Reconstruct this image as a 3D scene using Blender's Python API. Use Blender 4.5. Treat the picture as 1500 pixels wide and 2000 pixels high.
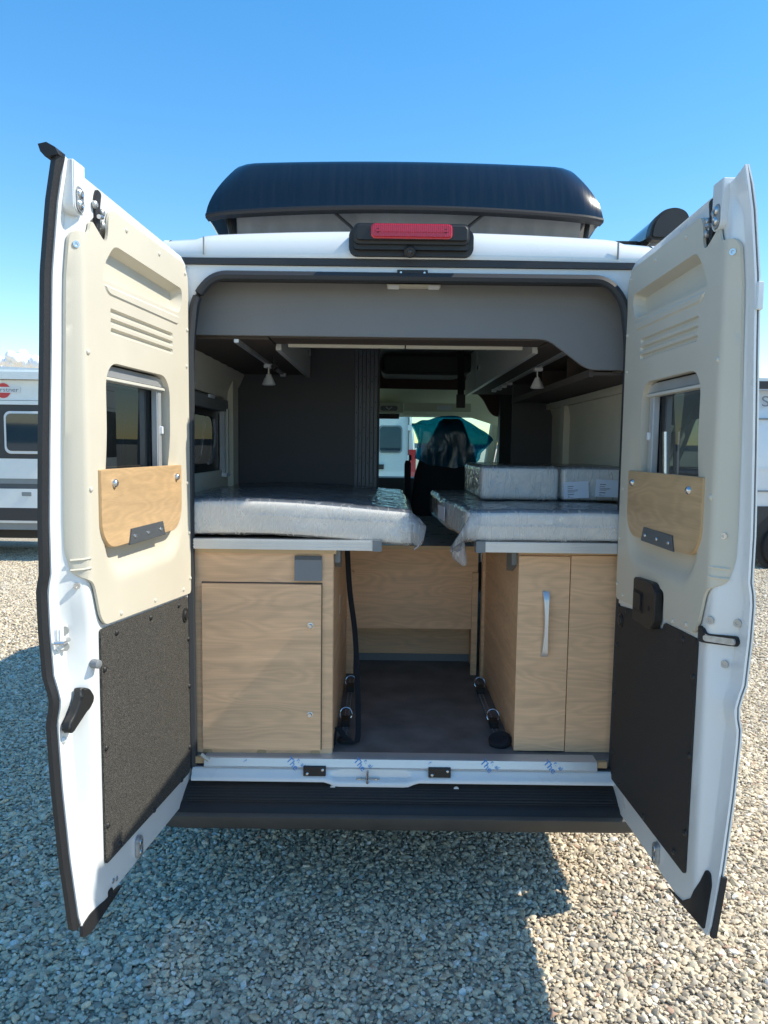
import bpy, bmesh, math, random
import numpy as np
from mathutils import Vector, Matrix, noise
from mathutils.geometry import delaunay_2d_cdt
random.seed(7)
R = math.radians
S = bpy.context.scene
for o in list(bpy.data.objects):
    bpy.data.objects.remove(o)

# ------------------------------------------------------------------ camera
CAM = Vector((-0.085, -2.75, 1.74)); PITCH = R(5.0); ROLL = 0.0125; FPX = 1450.0
cam = bpy.data.cameras.new('camera'); camo = bpy.data.objects.new('camera', cam)
S.collection.objects.link(camo); S.camera = camo
camo.location = CAM
camo.rotation_euler = (Matrix.Rotation(R(90) - PITCH, 3, 'X') @ Matrix.Rotation(ROLL, 3, 'Z')).to_euler()
cam.sensor_fit = 'VERTICAL'; cam.sensor_height = 36.0; cam.lens = FPX / 2000.0 * 36.0
cam.clip_start = 0.05; cam.clip_end = 9000
S.render.resolution_x = 768; S.render.resolution_y = 1024

# ------------------------------------------------------------------ sky, sun, exposure
SUN_TO = Vector((1.0, -0.05, 1.13)).normalized()
w = bpy.data.worlds.new('World'); S.world = w; w.use_nodes = True
wn = w.node_tree.nodes; wl = w.node_tree.links
bg = wn['Background']
sky = wn.new('ShaderNodeTexSky'); sky.sky_type = 'NISHITA'; sky.sun_disc = False
sky.sun_elevation = math.asin(SUN_TO.z); sky.sun_rotation = math.atan2(SUN_TO.x, SUN_TO.y)
sky.altitude = 300; sky.air_density = 1.0; sky.dust_density = 0.1; sky.ozone_density = 2.6
hsv = wn.new('ShaderNodeHueSaturation'); hsv.inputs['Saturation'].default_value = 1.68
wb = wn.new('ShaderNodeMix'); wb.data_type = 'RGBA'; wb.blend_type = 'MULTIPLY'; wb.inputs[0].default_value = 1; wb.inputs[7].default_value = (1.32, 1.225, 1.13, 1)
gam = wn.new('ShaderNodeGamma'); gam.inputs[1].default_value = 0.78
wl.new(sky.outputs[0], gam.inputs[0]); wl.new(gam.outputs[0], wb.inputs[6]); wl.new(wb.outputs[2], hsv.inputs['Color']); wl.new(hsv.outputs[0], bg.inputs[0]); bg.inputs[1].default_value = 0.142
sun = bpy.data.lights.new('sun', 'SUN'); suno = bpy.data.objects.new('sun', sun); S.collection.objects.link(suno)
sun.energy = 2.8; sun.angle = R(0.5); sun.color = (1.0, 0.925, 0.77)
suno.rotation_euler = SUN_TO.to_track_quat('Z', 'Y').to_euler(); suno.location = (20, -2, 24)
S.view_settings.view_transform = 'Standard'; S.view_settings.look = 'None'
S.view_settings.exposure = 1.18; S.view_settings.gamma = 1.0; S.view_settings.use_curve_mapping = False
try:
    S.cycles.max_bounces = 12; S.cycles.transparent_max_bounces = 24; S.cycles.diffuse_bounces = 6
except Exception:
    pass

# ------------------------------------------------------------------ helpers: materials
def lin(r, g, b):
    f = lambda c: (c / 255 / 12.92) if c / 255 <= 0.04045 else ((c / 255 + 0.055) / 1.055) ** 2.4
    return (f(r), f(g), f(b), 1)
M = {}
def mat(name, col, rough=0.5, metal=0.0, coat=0.0, spec=0.5, bump=0.0, bscale=60.0, vary=0.0, vscale=6.0, dirt=0.0):
    m = bpy.data.materials.new(name); m.use_nodes = True; M[name] = m
    nt = m.node_tree; b = nt.nodes['Principled BSDF']
    c = col if len(col) == 4 else (*col, 1)
    b.inputs['Base Color'].default_value = c; b.inputs['Roughness'].default_value = rough
    b.inputs['Metallic'].default_value = metal; b.inputs['Coat Weight'].default_value = coat
    b.inputs['Coat Roughness'].default_value = 0.06
    b.inputs['Specular IOR Level'].default_value = spec
    tc = nt.nodes.new('ShaderNodeTexCoord')
    if vary > 0:
        n = nt.nodes.new('ShaderNodeTexNoise'); n.inputs['Scale'].default_value = vscale; n.inputs['Detail'].default_value = 6
        nt.links.new(tc.outputs['Object'], n.inputs['Vector'])
        rp = nt.nodes.new('ShaderNodeMapRange'); rp.inputs[1].default_value = 0.3; rp.inputs[2].default_value = 0.7
        rp.inputs[3].default_value = 1 - vary; rp.inputs[4].default_value = 1 + vary
        nt.links.new(n.outputs[0], rp.inputs[0])
        mx = nt.nodes.new('ShaderNodeMix'); mx.data_type = 'RGBA'; mx.blend_type = 'MULTIPLY'; mx.inputs[0].default_value = 1
        mx.inputs[6].default_value = c; nt.links.new(rp.outputs[0], mx.inputs[7]); nt.links.new(mx.outputs[2], b.inputs['Base Color'])
        r2 = nt.nodes.new('ShaderNodeMapRange'); r2.inputs[3].default_value = max(0.02, rough - 0.08); r2.inputs[4].default_value = min(1, rough + 0.12)
        nt.links.new(n.outputs[0], r2.inputs[0]); nt.links.new(r2.outputs[0], b.inputs['Roughness'])
    if bump > 0:
        n = nt.nodes.new('ShaderNodeTexNoise'); n.inputs['Scale'].default_value = bscale; n.inputs['Detail'].default_value = 4
        nt.links.new(tc.outputs['Object'], n.inputs['Vector'])
        bp = nt.nodes.new('ShaderNodeBump'); bp.inputs['Strength'].default_value = bump; bp.inputs['Distance'].default_value = 0.004
        nt.links.new(n.outputs[0], bp.inputs['Height']); nt.links.new(bp.outputs[0], b.inputs['Normal'])
    return m
def nodes(m): return m.node_tree.nodes, m.node_tree.links, m.node_tree.nodes['Principled BSDF']

mat('white_paint', (0.74, 0.76, 0.76), 0.28, coat=0.6, vary=0.02, vscale=3)
mat('white_plain', (0.72, 0.73, 0.72), 0.4)
mat('cream_plastic', (0.60, 0.555, 0.455), 0.55, bump=0.12, bscale=350, vary=0.03, vscale=4)
mat('beige_wall', (0.66, 0.63, 0.53), 0.6, bump=0.1, bscale=300, vary=0.04)
mat('grey_board', (0.20, 0.20, 0.20), 0.55, bump=0.08, bscale=500, vary=0.05, vscale=5)
mat('dark_wall', (0.080, 0.082, 0.092), 0.6, bump=0.08, bscale=300, vary=0.08, vscale=3)
mat('dark_brown', (0.075, 0.058, 0.050), 0.7, vary=0.1)
mat('black_rubber', (0.014, 0.014, 0.016), 0.55, bump=0.2, bscale=200, vary=0.15)
mat('seal_grey', (0.030, 0.033, 0.038), 0.6, bump=0.2, bscale=200)
mat('black_plastic', (0.018, 0.018, 0.018), 0.45, bump=0.25, bscale=500, vary=0.1)
mat('bumper_plastic', (0.062, 0.055, 0.048), 0.5, bump=0.3, bscale=400, vary=0.12, vscale=9)
mat('step_plastic', (0.014, 0.013, 0.013), 0.5, bump=0.2, bscale=250, vary=0.2, vscale=12)
mat('aluminium', (0.62, 0.64, 0.66), 0.35, metal=0.6, vary=0.05, vscale=10)
mat('steel', (0.60, 0.60, 0.60), 0.25, metal=0.9)
mat('zinc', (0.45, 0.46, 0.46), 0.4, metal=0.7, vary=0.15, vscale=80)
mat('grey_plastic', (0.19, 0.21, 0.225), 0.45, bump=0.05, bscale=300)
mat('slate_plate', (0.075, 0.085, 0.095), 0.4)
mat('vinyl_floor', (0.170, 0.162, 0.158), 0.5, bump=0.15, bscale=120, vary=0.35, vscale=7)
mat('platform_top', (0.55, 0.53, 0.51), 0.28, vary=0.12, vscale=14)
mat('light_edge', (0.62, 0.60, 0.53), 0.5)
mat('cabinet_white', (0.60, 0.61, 0.60), 0.35)
mat('lamp_white', (0.75, 0.77, 0.8), 0.35)
mat('tent_fabric', (0.24, 0.245, 0.25), 0.85, bump=0.5, bscale=30, vary=0.12)
mat('seat_fabric', (0.020, 0.025, 0.032), 0.9, bump=0.5, bscale=500, vary=0.1)
mat('webbing', (0.012, 0.013, 0.018), 0.85, bump=0.5, bscale=600)
mat('paper', (0.74, 0.78, 0.86), 0.6, vary=0.03)
mat('ink', (0.03, 0.03, 0.04), 0.7)
mat('motorhome_grey', (0.24, 0.26, 0.26), 0.45, vary=0.04)
mat('ink_grey', (0.25, 0.26, 0.27), 0.6)
mat('film_blue', (0.02, 0.23, 0.66), 0.4)
mat('red_logo', (0.62, 0.05, 0.05), 0.4)
mat('tyre', (0.018, 0.017, 0.017), 0.8, bump=0.4, bscale=90, vary=0.2)
mat('rim', (0.35, 0.36, 0.37), 0.4, metal=0.7)
mat('headliner', (0.68, 0.70, 0.58), 0.8, vary=0.04)
mat('wood_edge', (0.58, 0.40, 0.22), 0.5)
mat('wood_plug', (0.52, 0.35, 0.19), 0.5)
mat('glass_dark', (0.012, 0.016, 0.022), 0.05, coat=0.3)
mat('dash', (0.015, 0.015, 0.017), 0.6)
mat('clip_beige', (0.62, 0.58, 0.49), 0.45)

def speckle_felt():
    m = mat('felt_black', (0.05, 0.05, 0.05), 0.85); n, l, b = nodes(m)
    tc = n.new('ShaderNodeTexCoord')
    a = n.new('ShaderNodeTexNoise'); a.inputs['Scale'].default_value = 330; a.inputs['Detail'].default_value = 3
    l.new(tc.outputs['Object'], a.inputs['Vector'])
    cr = n.new('ShaderNodeValToRGB'); cr.color_ramp.elements[0].position = 0.42; cr.color_ramp.elements[1].position = 0.64
    cr.color_ramp.elements[0].color = (0.016, 0.015, 0.014, 1); cr.color_ramp.elements[1].color = (0.105, 0.10, 0.09, 1)
    l.new(a.outputs[0], cr.inputs[0]); l.new(cr.outputs[0], b.inputs['Base Color'])
    bp = n.new('ShaderNodeBump'); bp.inputs['Strength'].default_value = 0.5; bp.inputs['Distance'].default_value = 0.003
    l.new(a.outputs[0], bp.inputs['Height']); l.new(bp.outputs[0], b.inputs['Normal'])
speckle_felt()

def wood(name, axis, base=(0.80, 0.508, 0.298), seed=0.0):
    m = mat(name, base, 0.45); n, l, b = nodes(m)
    tc = n.new('ShaderNodeTexCoord')
    def stretched(sl, sc, detail, off):
        mp = n.new('ShaderNodeMapping'); sv = [sc, sc, sc]; sv[axis] = sl
        mp.inputs['Scale'].default_value = sv; mp.inputs['Location'].default_value = (seed + off, seed * 1.7, seed * 0.6 + off)
        l.new(tc.outputs['Object'], mp.inputs['Vector'])
        t = n.new('ShaderNodeTexNoise'); t.inputs['Scale'].default_value = 1; t.inputs['Detail'].default_value = detail
        l.new(mp.outputs[0], t.inputs['Vector']); return t
    big = stretched(1.5, 7.5, 2, 0)
    mu = n.new('ShaderNodeMath'); mu.operation = 'MULTIPLY'; mu.inputs[1].default_value = 105
    l.new(big.outputs[0], mu.inputs[0])
    sn = n.new('ShaderNodeMath'); sn.operation = 'SINE'; l.new(mu.outputs[0], sn.inputs[0])
    fine = stretched(7, 330, 3, 3); mid = stretched(1.6, 26, 5, 9)
    r1 = n.new('ShaderNodeMapRange'); r1.inputs[1].default_value = -1; r1.inputs[2].default_value = 1
    r1.inputs[3].default_value = 0.93; r1.inputs[4].default_value = 1.04; l.new(sn.outputs[0], r1.inputs[0])
    r2 = n.new('ShaderNodeMapRange'); r2.inputs[1].default_value = 0.3; r2.inputs[2].default_value = 0.7
    r2.inputs[3].default_value = 0.92; r2.inputs[4].default_value = 1.05; l.new(fine.outputs[0], r2.inputs[0])
    r3 = n.new('ShaderNodeMapRange'); r3.inputs[1].default_value = 0.3; r3.inputs[2].default_value = 0.7
    r3.inputs[3].default_value = 0.89; r3.inputs[4].default_value = 1.08; l.new(mid.outputs[0], r3.inputs[0])
    p1 = n.new('ShaderNodeMath'); p1.operation = 'MULTIPLY'; l.new(r1.outputs[0], p1.inputs[0]); l.new(r2.outputs[0], p1.inputs[1])
    p2 = n.new('ShaderNodeMath'); p2.operation = 'MULTIPLY'; l.new(p1.outputs[0], p2.inputs[0]); l.new(r3.outputs[0], p2.inputs[1])
    mx = n.new('ShaderNodeMix'); mx.data_type = 'RGBA'; mx.blend_type = 'MULTIPLY'; mx.inputs[0].default_value = 1
    mx.inputs[6].default_value = (*base, 1); l.new(p2.outputs[0], mx.inputs[7])
    gm = n.new('ShaderNodeGamma'); gm.inputs[1].default_value = 1.0
    l.new(mx.outputs[2], gm.inputs[0]); l.new(gm.outputs[0], b.inputs['Base Color'])
    bp = n.new('ShaderNodeBump'); bp.inputs['Strength'].default_value = 0.12; bp.inputs['Distance'].default_value = 0.001
    l.new(fine.outputs[0], bp.inputs['Height']); l.new(bp.outputs[0], b.inputs['Normal'])
    return m
wood('wood_front', 0); wood('wood_front_b', 0, seed=4.3); wood('wood_front_c', 0, seed=8.1)
wood('wood_side', 1, seed=2.2); wood('wood_board', 1, (0.56, 0.375, 0.20), seed=6.6); wood('wood_board_b', 1, (0.56, 0.375, 0.20), seed=7.4)

def facing_fresnel(n, l, normal=None):
    lw = n.new('ShaderNodeLayerWeight'); lw.inputs[0].default_value = 0.5
    if normal is not None: l.new(normal, lw.inputs['Normal'])
    p = n.new('ShaderNodeMath'); p.operation = 'POWER'; p.inputs[1].default_value = 4.5; l.new(lw.outputs['Facing'], p.inputs[0])
    q = n.new('ShaderNodeMath'); q.operation = 'MULTIPLY_ADD'; q.inputs[1].default_value = 0.9; q.inputs[2].default_value = 0.045; l.new(p.outputs[0], q.inputs[0])
    return q
def glass(name, tint, alpha, rough=0.0):
    m = bpy.data.materials.new(name); m.use_nodes = True; M[name] = m
    n, l = m.node_tree.nodes, m.node_tree.links; n.clear()
    out = n.new('ShaderNodeOutputMaterial'); tr = n.new('ShaderNodeBsdfTransparent'); tr.inputs[0].default_value = (*tint, 1)
    gl = n.new('ShaderNodeBsdfGlossy'); gl.inputs['Roughness'].default_value = rough
    fr = facing_fresnel(n, l)
    mx = n.new('ShaderNodeMixShader'); l.new(fr.outputs[0], mx.inputs[0]); l.new(tr.outputs[0], mx.inputs[1]); l.new(gl.outputs[0], mx.inputs[2])
    l.new(mx.outputs[0], out.inputs[0]); return m
glass('tinted_glass', (0.045, 0.052, 0.058), 1.5)
glass('windscreen_glass', (0.52, 0.74, 0.73), 1.45)

def film(name, tint, trans, white, gloss_rough, bscale, strength, stretch=(1, 1, 1), crease_glint=0.35):
    m = bpy.data.materials.new(name); m.use_nodes = True; M[name] = m
    n, l = m.node_tree.nodes, m.node_tree.links; n.clear()
    out = n.new('ShaderNodeOutputMaterial'); tr = n.new('ShaderNodeBsdfTransparent'); tr.inputs[0].default_value = (*tint, 1)
    df = n.new('ShaderNodeBsdfDiffuse'); df.inputs[0].default_value = (*white, 1)
    tl = n.new('ShaderNodeBsdfTranslucent'); tl.inputs[0].default_value = (*white, 1)
    gl = n.new('ShaderNodeBsdfGlossy'); gl.inputs['Roughness'].default_value = gloss_rough
    tc = n.new('ShaderNodeTexCoord'); mp = n.new('ShaderNodeMapping'); mp.inputs['Scale'].default_value = stretch
    l.new(tc.outputs['Object'], mp.inputs[0])
    nz = n.new('ShaderNodeTexNoise'); nz.inputs['Scale'].default_value = bscale; nz.inputs['Detail'].default_value = 1; nz.inputs['Distortion'].default_value = 0.6
    l.new(mp.outputs[0], nz.inputs['Vector'])
    rg = n.new('ShaderNodeMath'); rg.operation = 'PINGPONG'; rg.inputs[1].default_value = 0.12; l.new(nz.outputs[0], rg.inputs[0])
    bp = n.new('ShaderNodeBump'); bp.inputs['Strength'].default_value = strength; bp.inputs['Distance'].default_value = 0.02
    l.new(rg.outputs[0], bp.inputs['Height'])
    for s in (df, gl, tl): l.new(bp.outputs[0], s.inputs['Normal'])
    d2 = n.new('ShaderNodeMixShader'); d2.inputs[0].default_value = 0.5; l.new(df.outputs[0], d2.inputs[1]); l.new(tl.outputs[0], d2.inputs[2])
    mp2 = n.new('ShaderNodeMapping'); mp2.inputs['Scale'].default_value = (stretch[0] * 5.0, stretch[1] * 2.0, stretch[2] * 0.45); mp2.inputs['Rotation'].default_value = (R(12), R(38), R(14)); l.new(tc.outputs['Object'], mp2.inputs[0])
    n2 = n.new('ShaderNodeTexNoise'); n2.inputs['Scale'].default_value = bscale * 0.42; n2.inputs['Detail'].default_value = 1.5; n2.inputs['Distortion'].default_value = 0.25; l.new(mp2.outputs[0], n2.inputs['Vector'])
    k1 = n.new('ShaderNodeMath'); k1.operation = 'MULTIPLY_ADD'; k1.inputs[1].default_value = 2; k1.inputs[2].default_value = -1; l.new(n2.outputs[0], k1.inputs[0])
    k2 = n.new('ShaderNodeMath'); k2.operation = 'ABSOLUTE'; l.new(k1.outputs[0], k2.inputs[0])
    k3 = n.new('ShaderNodeMapRange'); k3.inputs[1].default_value = 0.0; k3.inputs[2].default_value = 0.045; k3.inputs[3].default_value = trans - crease_glint; k3.inputs[4].default_value = trans; l.new(k2.outputs[0], k3.inputs[0])  # crease lines made whiter in colour, standing in for highlight streaks on wrinkles
    a = n.new('ShaderNodeMixShader'); l.new(k3.outputs[0], a.inputs[0]); l.new(d2.outputs[0], a.inputs[1]); l.new(tr.outputs[0], a.inputs[2])
    fr = facing_fresnel(n, l, bp.outputs[0])
    b = n.new('ShaderNodeMixShader'); l.new(fr.outputs[0], b.inputs[0]); l.new(a.outputs[0], b.inputs[1]); l.new(gl.outputs[0], b.inputs[2])
    l.new(b.outputs[0], out.inputs[0]); return m
film('clear_film', (0.95, 0.96, 0.97), 0.84, (0.88, 0.88, 0.87), 0.09, 9, 0.55, (1.6, 1.4, 2.0))
film('bag_film', (0.95, 0.96, 0.97), 0.62, (0.85, 0.86, 0.87), 0.14, 16, 0.9, (2.2, 1.0, 0.8))
film('blue_film', (0.07, 0.42, 0.60), 0.56, (0.015, 0.27, 0.50), 0.22, 7, 0.5, (1.6, 1.0, 0.8), 0.10)

def mattress_cloth():
    m = mat('mattress_cloth', (0.80, 0.765, 0.71), 0.9); n, l, b = nodes(m)
    tc = n.new('ShaderNodeTexCoord'); mp = n.new('ShaderNodeMapping'); mp.inputs['Rotation'].default_value = (0, R(35), 0)
    l.new(tc.outputs['Object'], mp.inputs[0])
    wv = n.new('ShaderNodeTexWave'); wv.inputs['Scale'].default_value = 42; wv.inputs['Distortion'].default_value = 0.6
    l.new(mp.outputs[0], wv.inputs['Vector'])
    mp2 = n.new('ShaderNodeMapping'); mp2.inputs['Rotation'].default_value = (0, R(-40), 0); l.new(tc.outputs['Object'], mp2.inputs[0])
    w2 = n.new('ShaderNodeTexWave'); w2.inputs['Scale'].default_value = 20; w2.inputs['Distortion'].default_value = 0.6; l.new(mp2.outputs[0], w2.inputs['Vector'])
    ad = n.new('ShaderNodeMath'); ad.operation = 'MULTIPLY'; l.new(wv.outputs['Fac'], ad.inputs[0]); l.new(w2.outputs['Fac'], ad.inputs[1])
    r = n.new('ShaderNodeMapRange'); r.inputs[3].default_value = 0.95; r.inputs[4].default_value = 1.04; l.new(ad.outputs[0], r.inputs[0])
    mx = n.new('ShaderNodeMix'); mx.data_type = 'RGBA'; mx.blend_type = 'MULTIPLY'; mx.inputs[0].default_value = 1
    mx.inputs[6].default_value = (0.80, 0.765, 0.71, 1); l.new(r.outputs[0], mx.inputs[7]); l.new(mx.outputs[2], b.inputs['Base Color'])
    bp = n.new('ShaderNodeBump'); bp.inputs['Strength'].default_value = 0.25; bp.inputs['Distance'].default_value = 0.002
    l.new(ad.outputs[0], bp.inputs['Height']); l.new(bp.outputs[0], b.inputs['Normal'])
mattress_cloth()
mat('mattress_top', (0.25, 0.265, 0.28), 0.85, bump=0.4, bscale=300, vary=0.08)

def shell_black():
    m = mat('shell_black', (0.012, 0.016, 0.026), 0.12, coat=0.5); n, l, b = nodes(m)
    tc = n.new('ShaderNodeTexCoord'); mp = n.new('ShaderNodeMapping'); mp.inputs['Scale'].default_value = (60, 2, 3.0)
    l.new(tc.outputs['Object'], mp.inputs[0])
    t = n.new('ShaderNodeTexNoise'); t.inputs['Scale'].default_value = 1; t.inputs['Detail'].default_value = 8; t.inputs['Roughness'].default_value = 0.7
    l.new(mp.outputs[0], t.inputs['Vector'])
    cr = n.new('ShaderNodeValToRGB'); cr.color_ramp.elements[0].position = 0.42; cr.color_ramp.elements[1].position = 0.8
    cr.color_ramp.elements[0].color = (0.006, 0.007, 0.010, 1); cr.color_ramp.elements[1].color = (0.013, 0.014, 0.016, 1)
    l.new(t.outputs[0], cr.inputs[0]); l.new(cr.outputs[0], b.inputs['Base Color'])
    r = n.new('ShaderNodeMapRange'); r.inputs[1].default_value = 0.4; r.inputs[2].default_value = 0.7; r.inputs[3].default_value = 0.12; r.inputs[4].default_value = 0.19
    l.new(t.outputs[0], r.inputs[0]); l.new(r.outputs[0], b.inputs['Roughness'])
shell_black()

def red_lens(name):
    m = mat(name, (0.55, 0.012, 0.025), 0.12, coat=0.6); n, l, b = nodes(m)
    tc = n.new('ShaderNodeTexCoord'); wv = n.new('ShaderNodeTexWave'); wv.inputs['Scale'].default_value = 45
    l.new(tc.outputs['Object'], wv.inputs['Vector'])
    bp = n.new('ShaderNodeBump'); bp.inputs['Strength'].default_value = 0.35; bp.inputs['Distance'].default_value = 0.003
    l.new(wv.outputs['Fac'], bp.inputs['Height']); l.new(bp.outputs[0], b.inputs['Normal'])
red_lens('red_lens')

def stone_mat():
    m = mat('stone', (0.3, 0.3, 0.3), 0.75); n, l, b = nodes(m)
    oi = n.new('ShaderNodeObjectInfo')
    cr = n.new('ShaderNodeValToRGB'); e = cr.color_ramp.elements
    cols = [(0.0, (0.30, 0.255, 0.195)), (0.16, (0.53, 0.44, 0.31)), (0.42, (0.62, 0.525, 0.375)), (0.6, (0.46, 0.39, 0.29)),
            (0.72, (0.58, 0.49, 0.35)), (0.80, (0.63, 0.555, 0.44)), (0.9, (0.47, 0.37, 0.25)), (0.955, (0.66, 0.62, 0.55)), (0.985, (0.40, 0.26, 0.18))]
    e[0].position = 0; e[0].color = (*cols[0][1], 1); e[1].position = 1; e[1].color = (0.22, 0.205, 0.185, 1)
    for p, c in cols[1:]:
        x = e.new(p); x.color = (*c, 1)
    cr.color_ramp.interpolation = 'CONSTANT'
    l.new(oi.outputs['Random'], cr.inputs[0])
    tc = n.new('ShaderNodeTexCoord'); t = n.new('ShaderNodeTexNoise'); t.inputs['Scale'].default_value = 2.2; t.inputs['Detail'].default_value = 5
    l.new(tc.outputs['Object'], t.inputs['Vector'])
    r = n.new('ShaderNodeMapRange'); r.inputs[1].default_value = 0.3; r.inputs[2].default_value = 0.7; r.inputs[3].default_value = 0.9; r.inputs[4].default_value = 1.24
    l.new(t.outputs[0], r.inputs[0])
    mx = n.new('ShaderNodeMix'); mx.data_type = 'RGBA'; mx.blend_type = 'MULTIPLY'; mx.inputs[0].default_value = 1
    l.new(cr.outputs[0], mx.inputs[6]); l.new(r.outputs[0], mx.inputs[7]); l.new(mx.outputs[2], b.inputs['Base Color'])
stone_mat()
def ground_mat():
    m = mat('gravel_ground', (0.3, 0.28, 0.25), 0.9); n, l, b = nodes(m)
    tc = n.new('ShaderNodeTexCoord')
    v = n.new('ShaderNodeTexVoronoi'); v.inputs['Scale'].default_value = 46; l.new(tc.outputs['Object'], v.inputs['Vector'])
    hs = n.new('ShaderNodeSeparateColor'); l.new(v.outputs['Color'], hs.inputs[0])
    cr = n.new('ShaderNodeValToRGB'); e = cr.color_ramp.elements
    e[0].color = (0.32, 0.275, 0.21, 1); e[1].color = (0.62, 0.54, 0.41, 1)
    x = e.new(0.5); x.color = (0.48, 0.41, 0.31, 1); l.new(hs.outputs[0], cr.inputs[0])
    l.new(cr.outputs[0], b.inputs['Base Color'])
    mr = n.new('ShaderNodeMapRange'); mr.inputs[2].default_value = 0.7; mr.inputs[3].default_value = 1; mr.inputs[4].default_value = 0; l.new(v.outputs['Distance'], mr.inputs[0])
    bp = n.new('ShaderNodeBump'); bp.inputs['Strength'].default_value = 0.9; bp.inputs['Distance'].default_value = 0.02
    l.new(mr.outputs[0], bp.inputs['Height']); l.new(bp.outputs[0], b.inputs['Normal'])
ground_mat()

# ------------------------------------------------------------------ helpers: geometry
COL = S.collection
def finish(name, me, material, parent=None, smooth=35):
    me.materials.append(M[material])
    o = bpy.data.objects.new(name, me); COL.objects.link(o)
    if parent is not None: o.parent = parent
    if smooth:
        for p in me.polygons: p.use_smooth = True
        me.set_sharp_from_angle(angle=R(smooth))
    return o
def raw(name, verts, faces, material, parent=None, smooth=35, recalc=True):
    me = bpy.data.meshes.new(name); me.from_pydata([tuple(v) for v in verts], [], faces)
    if recalc:
        bm = bmesh.new(); bm.from_mesh(me); bmesh.ops.remove_doubles(bm, verts=bm.verts, dist=1e-6)
        bmesh.ops.recalc_face_normals(bm, faces=bm.faces); bm.to_mesh(me); bm.free()
    return finish(name, me, material, parent, smooth)
class B:
    def __init__(s): s.bm = bmesh.new()
    def _bev(s, geom, off, seg=2):
        ed = list({e for f in geom for e in f.edges})
        ed = [e for e in ed if len(e.link_faces) == 2 and e.calc_face_angle(0) > 0.5]
        bmesh.ops.bevel(s.bm, geom=ed, offset=off, segments=seg, affect='EDGES', clamp_overlap=True)
    def box(s, a, b, bev=0.0, seg=2):
        x0, x1 = sorted((a[0], b[0])); y0, y1 = sorted((a[1], b[1])); z0, z1 = sorted((a[2], b[2]))
        v = [s.bm.verts.new(p) for p in ((x0, y0, z0), (x1, y0, z0), (x1, y1, z0), (x0, y1, z0), (x0, y0, z1), (x1, y0, z1), (x1, y1, z1), (x0, y1, z1))]
        f = [s.bm.faces.new([v[i] for i in q]) for q in ((0, 3, 2, 1), (4, 5, 6, 7), (0, 1, 5, 4), (1, 2, 6, 5), (2, 3, 7, 6), (3, 0, 4, 7))]
        if bev: s._bev(f, bev, seg)
        return s
    def prism(s, poly, fn, t0, t1, bev=0.0, seg=2):
        a = [s.bm.verts.new(fn(p[0], p[1], t0)) for p in poly]; b = [s.bm.verts.new(fn(p[0], p[1], t1)) for p in poly]
        n = len(poly); f = [s.bm.faces.new(a), s.bm.faces.new(b[::-1])]
        f += [s.bm.faces.new((a[i], b[i], b[(i + 1) % n], a[(i + 1) % n])) for i in range(n)]
        bmesh.ops.recalc_face_normals(s.bm, faces=f)
        if bev:
            ed = list(f[0].edges) + list(f[1].edges)
            bmesh.ops.bevel(s.bm, geom=ed, offset=bev, segments=seg, affect='EDGES', clamp_overlap=True)
        return s
    def cyl(s, p0, p1, r0, r1=None, seg=14, cap=True):
        r1 = r0 if r1 is None else r1
        p0, p1 = Vector(p0), Vector(p1); d = (p1 - p0).normalized()
        x = d.orthogonal().normalized(); y = d.cross(x)
        ra = [s.bm.verts.new(p0 + (x * math.cos(2 * math.pi * i / seg) + y * math.sin(2 * math.pi * i / seg)) * r0) for i in range(seg)]
        rb = [s.bm.verts.new(p1 + (x * math.cos(2 * math.pi * i / seg) + y * math.sin(2 * math.pi * i / seg)) * r1) for i in range(seg)]
        for i in range(seg): s.bm.faces.new((ra[i], ra[(i + 1) % seg], rb[(i + 1) % seg], rb[i]))
        if cap: s.bm.faces.new(ra[::-1]); s.bm.faces.new(rb)
        return s
    def lathe(s, p0, d, prof, seg=18):
        p0 = Vector(p0); d = Vector(d).normalized(); x = d.orthogonal().normalized(); y = d.cross(x); rings = []
        for (h, r) in prof:
            rings.append([s.bm.verts.new(p0 + d * h + (x * math.cos(2 * math.pi * i / seg) + y * math.sin(2 * math.pi * i / seg)) * max(r, 1e-4)) for i in range(seg)])
        for a, b in zip(rings, rings[1:]):
            for i in range(seg): s.bm.faces.new((a[i], a[(i + 1) % seg], b[(i + 1) % seg], b[i]))
        s.bm.faces.new(rings[0][::-1]); s.bm.faces.new(rings[-1]); return s
    def tube(s, pts, r, seg=10, closed=False, flat=None, up=None):
        pts = [Vector(p) for p in pts]; n = len(pts); rings = []
        for i, p in enumerate(pts):
            a = pts[(i - 1) % n] if (closed or i > 0) else p; b = pts[(i + 1) % n] if (closed or i < n - 1) else p
            d = (b - a).normalized(); u = Vector(up) if up else (Vector((0, 0, 1)) if abs(d.z) < 0.9 else Vector((1, 0, 0)))
            x = d.cross(u).normalized(); y = x.cross(d).normalized(); fx, fy = flat if flat else (1, 1)
            rings.append([s.bm.verts.new(p + x * (math.cos(2 * math.pi * k / seg) * r * fx) + y * (math.sin(2 * math.pi * k / seg) * r * fy)) for k in range(seg)])
        m = n if closed else n - 1
        for i in range(m):
            a, b = rings[i], rings[(i + 1) % n]
            for k in range(seg): s.bm.faces.new((a[k], a[(k + 1) % seg], b[(k + 1) % seg], b[k]))
        if not closed: s.bm.faces.new(rings[0][::-1]); s.bm.faces.new(rings[-1])
        return s
    def loft(s, rings, closed=True, cap=True):
        vs = [[s.bm.verts.new(p) for p in r] for r in rings]; n = len(vs[0])
        for a, b in zip(vs, vs[1:]):
            for i in range(n if closed else n - 1): s.bm.faces.new((a[i], a[(i + 1) % n], b[(i + 1) % n], b[i]))
        if cap and closed: s.bm.faces.new(vs[0][::-1]); s.bm.faces.new(vs[-1])
        return s
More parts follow.
